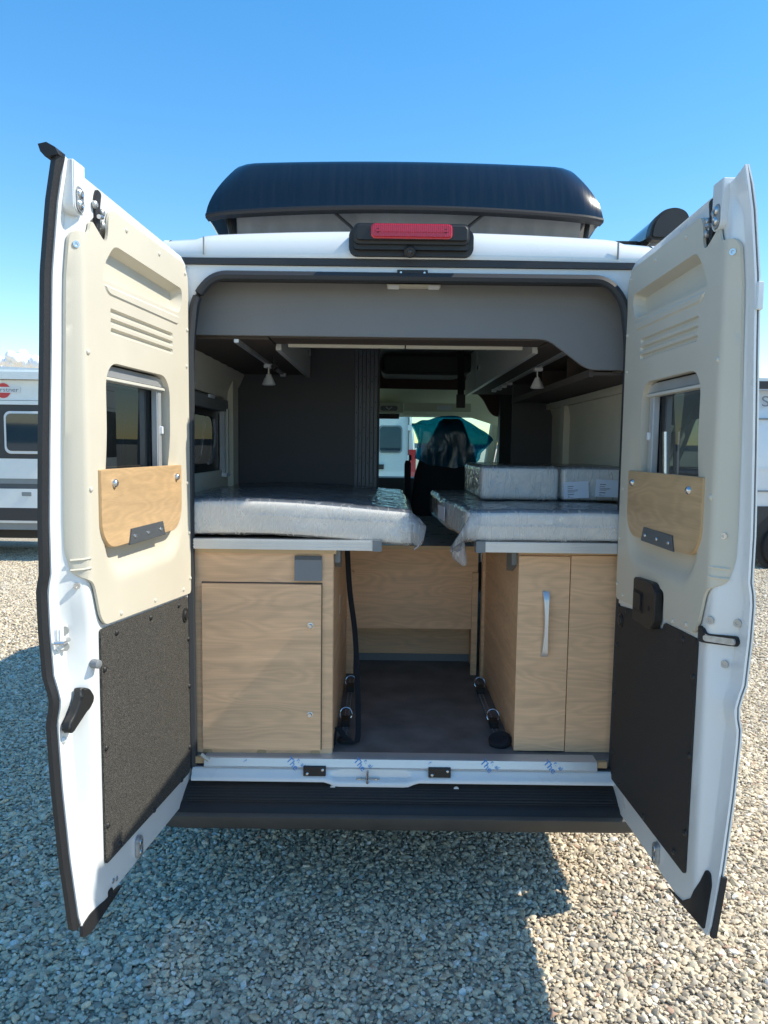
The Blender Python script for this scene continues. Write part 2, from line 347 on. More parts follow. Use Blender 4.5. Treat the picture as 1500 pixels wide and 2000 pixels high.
    def obj(s, name, material, parent=None, smooth=35):
        bmesh.ops.recalc_face_normals(s.bm, faces=s.bm.faces)
        me = bpy.data.meshes.new(name); s.bm.to_mesh(me); s.bm.free()
        return finish(name, me, material, parent, smooth)
def box(name, a, b, material, parent, bev=0.003, smooth=35): return B().box(a, b, bev).obj(name, material, parent, smooth)
def empty(name, loc, label, cat, group=None):
    o = bpy.data.objects.new(name, None); COL.objects.link(o); o.location = loc; o.empty_display_size = 0.2
    return tag(o, label, cat, group)
def tag(o, label=None, cat=None, group=None, kind=None):
    if label: o['label'] = label
    if cat: o['category'] = cat
    if group: o['group'] = group
    if kind: o['kind'] = kind
    return o
def rrect(x0, y0, x1, y1, r, n=6):
    rs = r if isinstance(r, (list, tuple)) else (r, r, r, r); out = []
    for (cx, cy, sx, sy, a0, q) in ((x0, y0, 1, 1, 180, rs[0]), (x1, y0, -1, 1, 270, rs[1]), (x1, y1, -1, -1, 0, rs[2]), (x0, y1, 1, -1, 90, rs[3])):
        q = max(q, 1e-4)
        for i in range(n + 1):
            a = R(a0 + 90 * i / n); out.append((cx + sx * q + q * math.cos(a), cy + sy * q + q * math.sin(a)))
    return out
def round_poly(pts, r, n=5):
    out = []; m = len(pts)
    for i in range(m):
        p0, p1, p2 = Vector(pts[i - 1]), Vector(pts[i]), Vector(pts[(i + 1) % m])
        q = r[i] if isinstance(r, (list, tuple)) else r
        a, b = (p0 - p1), (p2 - p1); q = min(q, a.length * 0.48, b.length * 0.48); a, b = p1 + a.normalized() * q, p1 + b.normalized() * q
        for k in range(n + 1):
            t = k / n; out.append(tuple(a.lerp(p1, t).lerp(p1.lerp(b, t), t)))
    return out
def inside(p, poly):
    x, y = p; c = False; j = len(poly) - 1
    for i in range(len(poly)):
        xi, yi = poly[i]; xj, yj = poly[j]
        if (yi > y) != (yj > y) and x < (xj - xi) * (y - yi) / (yj - yi) + xi: c = not c
        j = i
    return c
def resample(poly, step):
    out = []; m = len(poly)
    for i in range(m):
        a, b = Vector(poly[i]), Vector(poly[(i + 1) % m]); k = max(1, int((b - a).length / step))
        out += [tuple(a.lerp(b, j / k)) for j in range(k)]
    return out
def shrink(poly, d):
    """inward offset of a closed loop"""
    m = len(poly); area = sum(poly[i][0] * poly[(i + 1) % m][1] - poly[(i + 1) % m][0] * poly[i][1] for i in range(m)); sg = 1 if area > 0 else -1
    out = []
    for i in range(m):
        a, b = Vector(poly[i - 1]), Vector(poly[(i + 1) % m]); t = (b - a).normalized(); out.append((poly[i][0] - t.y * d * sg, poly[i][1] + t.x * d * sg))
    return out
def sheet(name, outline, holes, fn, tfun, material, parent, feats=(), grid=0.03, skirt=0.006, hole_skirt=None, step=0.03, smooth=32, extra=(), skip=None):
    """a moulded panel: outline with holes and recesses (outer loop, inner loop, depth), t from tfun(u, w)"""
    loops = [resample(outline, step)] + [list(h) for h in holes]
    vs = []; ed = []
    for lp in loops:
        k = len(vs); vs += lp; ed += [(k + i, k + (i + 1) % len(lp)) for i in range(len(lp))]
    for (lo, li, d) in feats:
        for lp in (lo, li):
            k = len(vs); vs += lp; ed += [(k + i, k + (i + 1) % len(lp)) for i in range(len(lp))]
    def near_feat(p):
        for (lo, li, d) in feats:
            if inside(p, lo) and not inside(p, li): return True
            if min((p[0] - q[0]) ** 2 + (p[1] - q[1]) ** 2 for q in lo) < 6e-5 or min((p[0] - q[0]) ** 2 + (p[1] - q[1]) ** 2 for q in li) < 6e-5: return True
        return False
    vs += [p for p in extra if inside(p, loops[0]) and not any(inside(p, h) for h in loops[1:])]
    us = [p[0] for p in outline]; ws = [p[1] for p in outline]
    if grid:
        gu, gw = grid if isinstance(grid, tuple) else (grid, grid)
        u = min(us) + gu * 0.5; i = 0
        while u < max(us):
            ww = min(ws) + gw * (0.25 if i % 2 else 0.75)
            while ww < max(ws):
                if inside((u, ww), loops[0]) and not any(inside((u, ww), h) for h in loops[1:]) and not (skip and skip(u, ww)) and not near_feat((u, ww)): vs.append((u, ww))
                ww += gw
            u += gu; i += 1
    V, E_, F_, *_ = delaunay_2d_cdt([Vector(v) for v in vs], ed, [], 0, 1e-5)
    faces = []
    for f in F_:
        c = sum((V[i] for i in f), Vector((0, 0))) / len(f)
        if inside(c, loops[0]) and not any(inside(c, h) for h in loops[1:]): faces.append(f)
    used = sorted({i for f in faces for i in f}); idx = {i: k for k, i in enumerate(used)}
    def depth(p):
        t = tfun(p[0], p[1])
        for (lo, li, d) in feats:
            cc = Vector((sum(q[0] for q in li) / len(li), sum(q[1] for q in li) / len(li)))
            q = p + (cc - p) * 1e-3
            if inside(q, li): t += d
        return t
    T = [depth(V[i]) for i in used]
    verts = [fn(V[i].x, V[i].y, t) for i, t in zip(used, T)]
    fs = [tuple(idx[i] for i in f) for f in faces]
    cnt = {}
    for f in fs:
        for a, b in zip(f, f[1:] + f[:1]): cnt[(a, b)] = 1
    base = len(verts); ext = {}
    for (a, b) in list(cnt):
        if (b, a) not in cnt:
            for i in (a, b):
                if i not in ext:
                    p = V[used[i]]; sk = skirt
                    if hole_skirt is not None and holes:
                        for h in loops[1:]:
                            if min((Vector(q) - p).length for q in h) < 1e-3: sk = hole_skirt
                    ext[i] = len(verts); verts.append(fn(p.x, p.y, T[i] + sk))
            fs.append((b, a, ext[a], ext[b]))
    return raw(name, verts, fs, material, parent, smooth)
def smooth01(x): x = max(0.0, min(1.0, x)); return x * x * (3 - 2 * x)
def lerp_table(tab, x):
    for (a, fa), (b, fb) in zip(tab, tab[1:]):
        if x <= b: return fa + (fb - fa) * max(0, (x - a)) / (b - a)
    return tab[-1][1]
def text_obj(name, body, size, material, parent, mtx, extrude=0.0009, align='CENTER'):
    cu = bpy.data.curves.new(name, 'FONT'); cu.body = body; cu.size = size; cu.extrude = extrude; cu.align_x = align; cu.align_y = 'CENTER'
    t = bpy.data.objects.new(name + '_tmp', cu); COL.objects.link(t)
    dg = bpy.context.evaluated_depsgraph_get(); me = bpy.data.meshes.new_from_object(t.evaluated_get(dg))
    bpy.data.objects.remove(t); bpy.data.curves.remove(cu)
    me.transform(mtx); me.materials.clear(); return finish(name, me, material, parent, 0)
def facing_back(x, y, z, rot=0.0):
    """text plane standing upright, read from the rear (-Y)"""
    return Matrix.Translation((x, y, z)) @ Matrix.Rotation(R(90), 4, 'X') @ Matrix.Rotation(rot, 4, 'Z')
XZ = lambda u, w, t: (u, t, w)
YZ = lambda X: (lambda u, w, t: (X + t, u, w))
XY = lambda u, w, t: (u, w, t)

# ================================================================== ground, gravel, cloud
gv = [(-3000, -3000, 0), (3000, -3000, 0), (3000, 3000, 0), (-3000, 3000, 0)]
tag(raw('ground', gv, [(0, 1, 2, 3)], 'gravel_ground', None, 0), kind='structure')

def pebble(k):
    bm = bmesh.new(); bmesh.ops.create_icosphere(bm, subdivisions=2, radius=1.0)
    rnd = random.Random(100 + k); off = Vector((rnd.uniform(0, 50), rnd.uniform(0, 50), 7 * k))
    planes = [(Vector((rnd.uniform(-1, 1), rnd.uniform(-1, 1), rnd.uniform(-1, 1))).normalized(), rnd.uniform(0.6, 0.85)) for _ in range(9)]
    sx, sy, sz = rnd.uniform(0.85, 1.25), rnd.uniform(0.65, 0.9), rnd.uniform(0.4, 0.6)
    for v in bm.verts:
        c = v.co.copy()
        for nrm, d in planes:
            e = c.dot(nrm)
            if e > d: c -= nrm * (e - d) * 0.85
        c *= 1 + 0.14 * noise.noise(c * 1.4 + off)
        v.co = Vector((c.x * sx, c.y * sy, c.z * sz))
    me = bpy.data.meshes.new('pebble'); bm.to_mesh(me); bm.free()
    for p in me.polygons: p.use_smooth = True
    me.set_sharp_from_angle(angle=R(28)); me.materials.append(M['stone']); return me
pc = bpy.data.collections.new('pebble_kinds')
for k in range(9): pc.objects.link(bpy.data.objects.new('pebble', pebble(k)))
rng = np.random.default_rng(5)
def scatter(x0, x1, y0, y1, sp, keep, z):
    xs = np.arange(x0, x1, sp); ys = np.arange(y0, y1, sp); gx, gy = np.meshgrid(xs, ys)
    gx = gx.ravel() + rng.uniform(-.5, .5, gx.size) * sp; gy = gy.ravel() + rng.uniform(-.5, .5, gy.size) * sp
    k = keep(gx, gy); gx, gy = gx[k], gy[k]
    return np.stack([gx, gy, rng.uniform(z[0], z[1], gx.size)], 1)
near = lambda x, y: (np.abs(x + .08) < 0.80 * (y + 2.75) + .5) & ((y < 1.5) | (np.abs(x) > .95))
far = lambda x, y: (np.abs(x + .08) < 0.75 * (y + 2.75) + .5) & (np.abs(x + .08) > 0.30 * (y + 2.75))
P1 = scatter(-4.5, 4.5, -1.0, 3.0, 0.0137, near, (0.000, 0.010))
P2 = scatter(-9, 9, 3.0, 9.5, 0.0215, far, (0.000, 0.010))
P = np.concatenate([P1, P2])
sc = np.concatenate([np.clip(rng.lognormal(math.log(0.0097), 0.34, len(P1)), .006, .021), np.clip(rng.lognormal(math.log(0.0145), 0.2, len(P2)), .008, .021)])
me = bpy.data.meshes.new('gravel'); me.vertices.add(len(P)); me.vertices.foreach_set('co', P.astype(np.float32).ravel())
a = me.attributes.new('scl', 'FLOAT', 'POINT'); a.data.foreach_set('value', sc.astype(np.float32))
rot = np.stack([rng.normal(0, .38, len(P)), rng.normal(0, .38, len(P)), rng.uniform(0, 6.283, len(P))], 1)
a = me.attributes.new('rot', 'FLOAT_VECTOR', 'POINT'); a.data.foreach_set('vector', rot.astype(np.float32).ravel())
gravel = bpy.data.objects.new('gravel', me); COL.objects.link(gravel); tag(gravel, 'loose grey and tan pebble gravel covering the yard', 'gravel', kind='stuff')
ng = bpy.data.node_groups.new('scatter_pebbles', 'GeometryNodeTree')
ng.interface.new_socket('Geometry', in_out='INPUT', socket_type='NodeSocketGeometry'); ng.interface.new_socket('Geometry', in_out='OUTPUT', socket_type='NodeSocketGeometry')
N = ng.nodes; gi = N.new('NodeGroupInput'); go = N.new('NodeGroupOutput'); ip = N.new('GeometryNodeInstanceOnPoints'); ci = N.new('GeometryNodeCollectionInfo')
ci.inputs['Collection'].default_value = pc; ci.inputs['Separate Children'].default_value = True; ci.inputs['Reset Children'].default_value = True
m2p = N.new('GeometryNodeMeshToPoints'); na = N.new('GeometryNodeInputNamedAttribute'); na.data_type = 'FLOAT'; na.inputs[0].default_value = 'scl'
nr = N.new('GeometryNodeInputNamedAttribute'); nr.data_type = 'FLOAT_VECTOR'; nr.inputs[0].default_value = 'rot'
L = ng.links; L.new(gi.outputs[0], m2p.inputs[0]); L.new(m2p.outputs[0], ip.inputs['Points']); L.new(ci.outputs[0], ip.inputs['Instance'])
ip.inputs['Pick Instance'].default_value = True; L.new(na.outputs[0], ip.inputs['Scale'])
e2r = N.new('FunctionNodeEulerToRotation'); L.new(nr.outputs[0], e2r.inputs[0]); L.new(e2r.outputs[0], ip.inputs['Rotation'])
L.new(ip.outputs[0], go.inputs[0])
md = gravel.modifiers.new('scatter', 'NODES'); md.node_group = ng
gravel.data.materials.append(M['stone'])

mat('cloud_white', (0.95, 0.95, 0.95), 1.0, spec=0.0)
bm = bmesh.new(); rnd = random.Random(3)
for k in range(60):
    dx = rnd.gauss(0, 15); bmesh.ops.create_icosphere(bm, subdivisions=3, radius=rnd.uniform(2.5, 7.5), matrix=Matrix.Translation((-436 + dx, 900 + rnd.gauss(0, 8), 94 + max(0, 13 - abs(dx) * .45) * rnd.random())))
for v in bm.verts: v.co += v.normal * 0.9 * noise.fractal(v.co * 0.2, 1.0, 2.0, 3)
me = bpy.data.meshes.new('cloud'); bm.to_mesh(me); bm.free(); tag(finish('cloud', me, 'cloud_white', None, 180), kind='structure')

# low hills far behind the photographer
hv = []; hf = []
for i in range(121):
    a_ = R(3 * i); rr = 2300
    h_ = (35 + 75 * abs(noise.fractal(Vector((i * .07, 3, 0)), 1, 2, 4)) + 40 * noise.noise(Vector((i * .035, 9, 0)))) * (0.38 + 0.62 * smooth01((-math.sin(a_) + .25) / .6))
    hv += [(rr * math.cos(a_), rr * math.sin(a_), -2), ((rr + 250) * math.cos(a_), (rr + 250) * math.sin(a_), max(4, h_)), ((rr + 600) * math.cos(a_), (rr + 600) * math.sin(a_), -2)]
for i in range(120):
    q = 3 * i; hf += [(q, q + 3, q + 4, q + 1), (q + 1, q + 4, q + 5, q + 2)]
mat('hill_green', (0.05, 0.07, 0.075), 0.9, vary=0.2, vscale=0.02)
tag(raw('hills', hv, hf, 'hill_green', None, 60), kind='structure')

# ================================================================== the camper van
van = empty('camper_van', (0, 0, 0), 'white camper van with both rear doors open and black roof raised', 'camper van')
def side_x(z):      # half width of the outer skin
    return lerp_table([(0.3, 0.97), (0.6, 1.0), (1.1, 1.015), (1.7, 1.0), (2.2, 0.955), (2.42, 0.925), (2.52, 0.88)], z)
OPEN = [(-.815, .50), (.815, .50), (.82, 1.3), (.812, 2.10), (.788, 2.28), (.715, 2.362), (-.715, 2.362), (-.788, 2.28), (-.812, 2.10), (-.82, 1.3)]
OPEN = round_poly(OPEN, [.04, .04, .2, .08, .08, .06, .06, .08, .08, .2], 6)
rear_out = [(-.97, .42), (.97, .42), (1.0, 1.0), (.985, 1.8), (.95, 2.2), (.93, 2.388), (-.93, 2.388), (-.95, 2.2), (-.985, 1.8), (-1.0, 1.0)]
sheet('rear_frame', rear_out, [resample(OPEN, .03)], XZ, lambda u, w: 0.0 + 0.012 * max(0, w - 2.33), 'white_paint', van, grid=0.12, skirt=0.02, hole_skirt=0.025)
for sgn in (-1, 1): box('pillar_cover', (sgn * .815, .027, .56), (sgn * .95, .105, 2.37), 'seal_grey', van, .004)
box('header_cover', (-.815, .027, 2.35), (.815, .105, 2.40), 'seal_grey', van, .004)
# roof header above the doors, softly bulged
rings = []
for i in range(49):
    X = -0.90 + 1.80 * i / 48; e = abs(X); cr = 0.022 * (1 - (e / 0.9) ** 2)
    step = 0.0 if e < .745 else (-0.012 * smooth01((e - .745) / .02))
    top = 2.502 + cr + step; yo = -0.02 + 0.03 * (e / 0.9) ** 2
    rings.append([(X, yo + .03, 2.412), (X, yo + .004, 2.414), (X, yo, 2.43), (X, yo + .012, 2.47), (X, yo + .03, top - .012), (X, yo + .06, top), (X, yo + .25, top + .012), (X, yo + .25, 2.412)])
B().loft(rings).obj('roof_header', 'white_paint', van, 50)
box('door_top_seal', (-.93, -0.012, 2.389), (.93, .03, 2.411), 'seal_grey', van, .004)
for sgn in (-1, 1): box('roof_joint', (sgn * .744, -.010, 2.425), (sgn * .748, .002, 2.485), 'motorhome_grey', van, .002)
B().tube([(p[0], -0.006, p[1]) for p in resample(shrink(OPEN, .012), .04)], 0.018, 8, closed=True, flat=(1.0, 1.0)).obj('opening_seal', 'seal_grey', van)
# side panels
roofY = 3.60
side_out = [(0.02, .36), (5.0, .36), (5.08, .9), (4.95, 1.12), (4.45, 1.42), (3.75, 2.10), (3.45, 2.36), (3.15, 2.485), (0.02, 2.485)]
cabwin = round_poly([(3.05, 1.50), (4.1, 1.50), (3.62, 2.02), (3.05, 2.02)], .06)
sl_win = rrect(2.15, 1.52, 2.75, 1.98, .06)
rw = rrect(0.50, 1.60, 1.20, 1.96, .06)
for sgn, nm in ((-1, 'side_panel'), (1, 'side_panel')):
    hs = [resample(cabwin, .06)] + ([resample(rw, .06)] if sgn < 0 else [resample(sl_win, .06)])
    sheet(nm, round_poly(side_out, [.02, .2, .1, .1, .1, .1, .15, .1, .03]), hs, (lambda sg: (lambda u, w, t: (sg * (side_x(w) + t - 0.10 * smooth01((u - 3.6) / 1.6)), u, w)))(sgn), lambda u, w: 0.0, 'white_paint', van, grid=.15, skirt=-.02, step=.1)
    h = rrect(3.05, 1.5, 4.1, 2.02, .05)
    sheet('side_window', cabwin, [], (lambda sg: (lambda u, w, t: (sg * (side_x(w) - .012 - 0.10 * smooth01((u - 3.6) / 1.6)), u, w)))(sgn), lambda u, w: 0, 'windscreen_glass', van, grid=.2, skirt=0, step=.1)
    g = rw if sgn < 0 else sl_win
    sheet('side_window', g, [], (lambda sg: (lambda u, w, t: (sg * (side_x(w) - .012), u, w)))(sgn), lambda u, w: 0, 'tinted_glass', van, grid=.2, skirt=0, step=.1)
# roof skin, bonnet, windscreen
rings = []
for Y in np.linspace(0.22, 3.2, 14):
    rings.append([(x, Y, 2.485 + .04 * (1 - (x / .93) ** 2)) for x in np.linspace(-.93, .93, 13)] + [(x, Y, 2.455) for x in (.9, -.9)])
B().loft(rings).obj('roof_skin', 'white_paint', van)
rings = []
for (Y, z) in ((3.2, 2.49), (3.45, 2.37), (3.62, 2.22), (3.74, 2.11)):
    rings.append([(x, Y, z + .03 * (1 - (x / .93) ** 2)) for x in np.linspace(-.92, .92, 9)] + [(x, Y - .04, z - .03) for x in (.9, -.9)])
B().loft(rings).obj('roof_front', 'white_paint', van)
wsv = [[(x * (.86 + .10 * (4.45 - Y) / -0.7 * -1 * 0), Y + .18 * (1 - x * x) , z) for x in np.linspace(-1, 1, 9)] for (Y, z) in ((3.70, 2.10), (3.95, 1.87), (4.2, 1.63), (4.42, 1.42))]
B().loft(wsv, closed=False, cap=False).obj('windscreen', 'windscreen_glass', van)
for sgn in (-1, 1):
    B().tube([(sgn * .885, 3.66, 2.12), (sgn * .89, 4.05, 1.76), (sgn * .89, 4.45, 1.40)], .045, 8).obj('windscreen_pillar', 'headliner', van)
rings = [[(x, Y + .12 * (1 - (x / .9) ** 2), z) for x in np.linspace(-.86, .86, 9)] + [(.86, Y - .02, .45), (-.86, Y - .02, .45)] for (Y, z) in ((4.40, 1.40), (4.75, 1.24), (4.95, 1.05), (5.03, .75), (5.03, .5))]
B().loft(rings).obj('bonnet', 'white_paint', van)
box('dashboard', (-.84, 4.05, 1.05), (.84, 4.42, 1.46), 'dash', van, .05)
box('underbody_sun_block', (-.80, .05, .30), (.80, 4.9, .49), 'black_plastic', van, .02)  # plain box added under the floor to block sun passing beneath the van
for sgn in (-1, 1):
    for Y in (1.02, 4.05):
        c = Vector((sgn * .86, Y, .345))
        wh = B().lathe(c - Vector((.105, 0, 0)), (1, 0, 0), [(0, .19), (.0, .30), (.02, .335), (.06, .345), (.15, .345), (.19, .335), (.21, .30), (.21, .19)], 28).obj('wheel', 'tyre', van)
        B().lathe(c + Vector((sgn * .07 - .03, 0, 0)), (1, 0, 0), [(0, .18), (.03, .195), (.06, .18)], 20).obj('rim', 'rim', wh)

# --- bumper step and sill
def bump_ring(X, prof):
    e = max(0, abs(X) - .80); return [(X, y + 1.6 * e * e + (.05 if e else 0) * e, z) for (y, z) in prof]
pf = [(-.028, .473), (-.045, .467)]
for k in range(6):
    y = -.054 - k * .0095; z = .463 - .0050 * k - .008 * (k / 6) ** 2; pf += [(y, z), (y - .006, z - .0030), (y - .0064, z - .0042), (y - .0085, z - .0046)]
pf += [(-.118, .4245), (-.128, .414)]
pf += [(-.136, .402), (-.142, .396)]
xs = [-.93 + 1.86 * i / 40 for i in range(41)]
B().loft([bump_ring(X, pf + [(-.142, .385), (-.02, .385)]) for X in xs]).obj('bumper_step', 'step_plastic', van, 30)
B().loft([bump_ring(X, [(-.1405, .3995), (-.148, .396), (-.153, .39), (-.150, .352), (-.140, .340), (-.02, .335), (-.02, .384), (-.1405, .384)]) for X in xs]).obj('bumper', 'bumper_plastic', van, 40)
rings = []
for i in range(81):
    X = -.80 + 1.6 * i / 80
    f = smooth01((X + .30) / .05) * smooth01((.06 - X) / .05)
    rings.append([(X, .0, .522), (X, -.022, .520), (X, -.030 + .004 * f, .513 - .004 * f), (X, -.034 + .008 * f, .499 - .010 * f), (X, -.046 - .006 * f, .493 - .010 * f), (X, -.050 - .008 * f, .486 - .010 * f), (X, -.050 - .006 * f, .478 - .014 * f), (X, -.02, .466)])
B().loft(rings).obj('rear_sill', 'white_paint', van, 60)
al = B().loft([[(X, .035, .561), (X, -.020, .561), (X, -.026, .558), (X, -.034, .530), (X, -.030, .522), (X, .035, .522)] for X in (-.755, -.2, .3, .735)]).obj('threshold_strip', 'aluminium', van)
def film_print(X, up, s, txt):
    zz = .544 - .02 * (0.5 - up); n = Matrix.Translation((X, -.0318 + (zz - .544) * .27, zz)) @ Matrix.Rotation(R(75), 4, 'X') @ Matrix.Rotation(R(-48), 4, 'Z')
    text_obj('film_print', txt, s, 'film_blue', al, n)
for X, tx in ((-.42, 'The'), (-.165, 'The'), (.315, 'The'), (.555, 'The')):
    film_print(X, .35, .034, tx)
    film_print(X + .024, .9, .022, 'r.'); film_print(X + .040, .1, .022, 'al')
film_print(-.60, .75, .02, '?'); film_print(.10, .75, .02, '?')
B().box((-.790, -.02, .533), (-.757, .03, .558), .003).obj('threshold_end', 'wood_plug', van); B().box((.738, -.02, .533), (.775, .03, .556), .003).obj('threshold_end', 'wood_plug', van)
B().tube([(-.765, -.03, .572), (-.75, -.035, .562), (-.735, -.036, .552)], .007, 6).obj('film_corner', 'clip_beige', van)
for X in (-.335, .137):
    br = B().box((X - .042, -.047, .500), (X + .042, -.030, .535), .002).obj('striker_pad', 'black_plastic', van)
    for dx, dz in ((-.028, .509), (.03, .524)): B().lathe((X + dx, -.046, dz), (0, -1, 0), [(0, .006), (.003, .006), (.005, .003)], 10).obj('screw', 'steel', br)
st = B().box((-.178, -.042, .478), (-.088, -.030, .489), .002).obj('door_striker', 'zinc', van)
B().tube([(-.135, -.034, .478), (-.135, -.062, .484), (-.135, -.064, .498), (-.135, -.034, .514)], .005, 8).obj('striker_loop', 'steel', st)
for dx in (-.165, -.102): B().lathe((dx, -.041, .484), (0, -1, 0), [(0, .007), (.004, .006)], 10).obj('bolt', 'steel', st)
for X in (-.265, .20): B().lathe((X, -.052, .458), (0, -1, .3), [(0, .011), (.006, .010), (.006, .004)], 14).obj('bumper_bolt', 'zinc', van)
B().box((.60, .05, .285), (.72, .22, .312), .012, 3).obj('underside_bracket', 'white_plain', van)

# --- third brake light with camera
hs = rrect(-.222, 2.418, .222, 2.515, .03)
hl = B().prism(hs, XZ, -.055, .02, .018, 4).obj('brake_light_housing', 'black_plastic', van, 50)
B().prism(rrect(-.205, 2.452, .205, 2.523, .022), XZ, -.078, -.045, .012, 3).obj('housing_hood', 'black_plastic', hl, 50)
B().prism(rrect(-.143, 2.466, .143, 2.517, .016), XZ, -.090, -.070, .006, 3).obj('red_lens', 'red_lens', hl, 50)
for X in (-.118, .118): B().lathe((X, -.088, 2.491), (0, -1, 0), [(0, .007), (.004, .007), (.004, .003)], 12).obj('lens_screw', 'black_plastic', hl)
B().prism(rrect(-.128, 2.486, .128, 2.496, .004), XZ, -.093, -.089, .001).obj('lens_bar', 'red_lens', hl)
B().lathe((-.005, -.045, 2.432), (0, -1, -.35), [(0, .022), (.022, .020), (.026, .016)], 18).obj('camera_housing', 'black_plastic', hl)
B().lathe((-.005, -.068, 2.424), (0, -1, -.35), [(0, .009), (.004, .008), (.006, .004)], 14).obj('camera_lens', 'glass_dark', hl)
lt = B().box((-.048, -.014, 2.356), (.062, .012, 2.376), .003).obj('upper_striker', 'black_plastic', van)
for X in (-.035, .05): B().lathe((X, -.013, 2.366), (0, -1, 0), [(0, .005), (.003, .004)], 10).obj('screw', 'steel', lt)

# --- pop-up roof shell
SHX, SHW = -.018, .792
def shell_cols(j):
    return [c for c in np.linspace(-1, 1, 41)]
def shell_pt(c, row):
    # row: (height fraction 0..1 on the rear face, run back along the roof in metres)
    h, back = row; e = abs(c)
    zb = 2.652 + .026 * (1 - c * c); round_ = .008 * max(0, (e - .93) / .07) ** 2
    zt = 2.887 + .004 * (1 - c * c) - .5 * round_ - .27 * back / 2.4
    yb = .250 + .03 * c * c + .02 * max(0, (e - .88) / .12) ** 2
    xw = SHW * (1 - .150 * max(0, h) ** 1.6)
    return (SHX + c * xw, yb + .10 * max(0, h) ** 1.2 - .010 * math.sin(math.pi * h) + back, zb + (zt - zb) * h)
rows = [(-.02, .035), (0, 0)] + [(h, 0) for h in np.linspace(.06, .9, 10)] + [(.965, .003), (.988, .008), (.998, .018), (1.0, .035), (1.0, .3), (1.0, .9), (1.0, 1.6), (1.0, 2.3)]
sv = []; sf = []
for row in rows:
    line = [shell_pt(c, row) for c in shell_cols(0)]
    drop = lambda p, sg: (SHX + sg * (SHW + .004), p[1] + .02, 2.650 - .27 * row[1] / 2.4)
    sv += [drop(line[0], -1)] + line + [drop(line[-1], 1)]
nc = 43
for i in range(len(rows) - 1):
    for k in range(nc - 1): sf.append((i * nc + k, i * nc + k + 1, (i + 1) * nc + k + 1, (i + 1) * nc + k))
sl = raw('raised_roof', sv, sf, 'shell_black', van, 40)
sl.modifiers.new('thickness', 'SOLIDIFY').thickness = .012
B().loft([[(SHX + SHW * c, .246 + .03 * c * c + .02 * max(0, (abs(c) - .88) / .12) ** 2 + dy, 2.652 + .026 * (1 - c * c) + dz_) for (dy, dz_) in ((0, -.012), (-.006, -.004), (-.004, .004), (.05, .002), (.05, -.012))] for c in np.linspace(-1, 1, 41)]).obj('roof_rim', 'black_rubber', sl)
# tent fabric under it: rear wall with gathered folds, side walls
fv = []; ff = []
n = 140
for i in range(n + 1):
    x = -.70 + 1.40 * i / n; w_ = .006 * math.sin(x * 70) + .012 * noise.noise(Vector((x * 14, 0, 0)))
    for k, (z, am) in enumerate(((2.49, .4), (2.55, 1.2), (2.60, 1.0), (2.65, .8), (2.71, .2))):
        fv.append((x, .40 - .012 * k + w_ * am, z))
for i in range(n):
    for k in range(4): ff.append((i * 5 + k, i * 5 + 5 + k, i * 5 + 6 + k, i * 5 + 1 + k))
raw('tent_wall', fv, ff, 'tent_fabric', sl, 80)
for sgn in (-1, 1):
    raw('tent_side', [(sgn * .70, .40, 2.49), (sgn * .70, .35, 2.71), (sgn * .70, 2.5, 2.49), (sgn * .70, 2.5, 2.52)], [(0, 1, 3, 2)], 'tent_fabric', sl, 0)
    B().tube([(sgn * .33, .325, 2.70), (sgn * .235, .31, 2.62), (sgn * .17, .30, 2.55)], .010, 8, flat=(1, .6)).obj('tent_pole', 'black_plastic', sl)
    B().tube([(sgn * .735, .38, 2.68), (sgn * .72, .36, 2.58), (sgn * .715, .36, 2.48)], .011, 8).obj('lift_strut', 'black_plastic', sl)

# --- awning along the right roof edge
aw = [(.985, 2.60), (1.0, 2.675), (1.04, 2.715), (1.09, 2.725), (1.13, 2.71), (1.145, 2.675), (1.13, 2.635), (1.08, 2.60)]
awn = B().prism(round_poly(aw, .03), lambda u, w, t: (u, t, w - .0), .42, 3.2, .006).obj('awning_case', 'shell_black', van, 40)
B().prism(round_poly([(p[0] * 1.0 + (p[0] - 1.065) * .05, p[1] + (p[1] - 2.66) * .05) for p in aw], .03), lambda u, w, t: (u, t, w), .36, .43, .01).obj('awning_end_cap', 'black_plastic', awn, 40)
B().box((.86, .55, 2.50), (1.03, .60, 2.64), .004).obj('awning_bracket', 'black_plastic', awn)
B().box((.86, 2.75, 2.50), (1.03, 2.80, 2.64), .004).obj('awning_bracket', 'black_plastic', awn)

# ================================================================== rear doors (u from hinge to free edge, w height, t outwards from the inner face)
SKIN = [(.40, .020), (.425, .024), (.625, .048), (.82, .064), (1.0, .073), (1.03, .066), (1.056, .062), (1.09, .068), (1.12, .079), (1.25, .087), (1.34, .089), (1.357, .089), (1.40, .080),
        (1.53, .080), (1.74, .073), (1.99, .062), (2.10, .058), (2.17, .055), (2.34, .036), (2.46, .014)]
skin = lambda w: lerp_table(SKIN, w)
free_corner = lambda w: .745 + .02 * smooth01((w - 1.2) / .15)
def beyond(u, w):
    uc = free_corner(w); d = max(u - uc, w - 2.375, .432 - w)
    for (cu, cw, r, sw) in ((uc - .10, .532, .10, -1), (uc - .05, 2.325, .05, 1)):
        if u > cu and (w - cw) * sw > 0: d = math.hypot(u - cu, w - cw) - r
    return d
EDGE = [(0, 0), (.008, .03), (.015, .10), (.021, .24), (.040, .93), (.046, .99), (.05, 1.0)]
def t_door(u, w): return .010 + max(0, skin(w) - .020) * (0 if beyond(u, w) <= 0 else lerp_table(EDGE, min(.05, beyond(u, w))))
def t_frame(u, w):
    s = sdf_box(u, w, .055, .715, 1.245, 2.345, .04)
    return t_door(u, w) + max(0, skin(w) - .016) * smooth01(-s / .02)
EXTRA = []
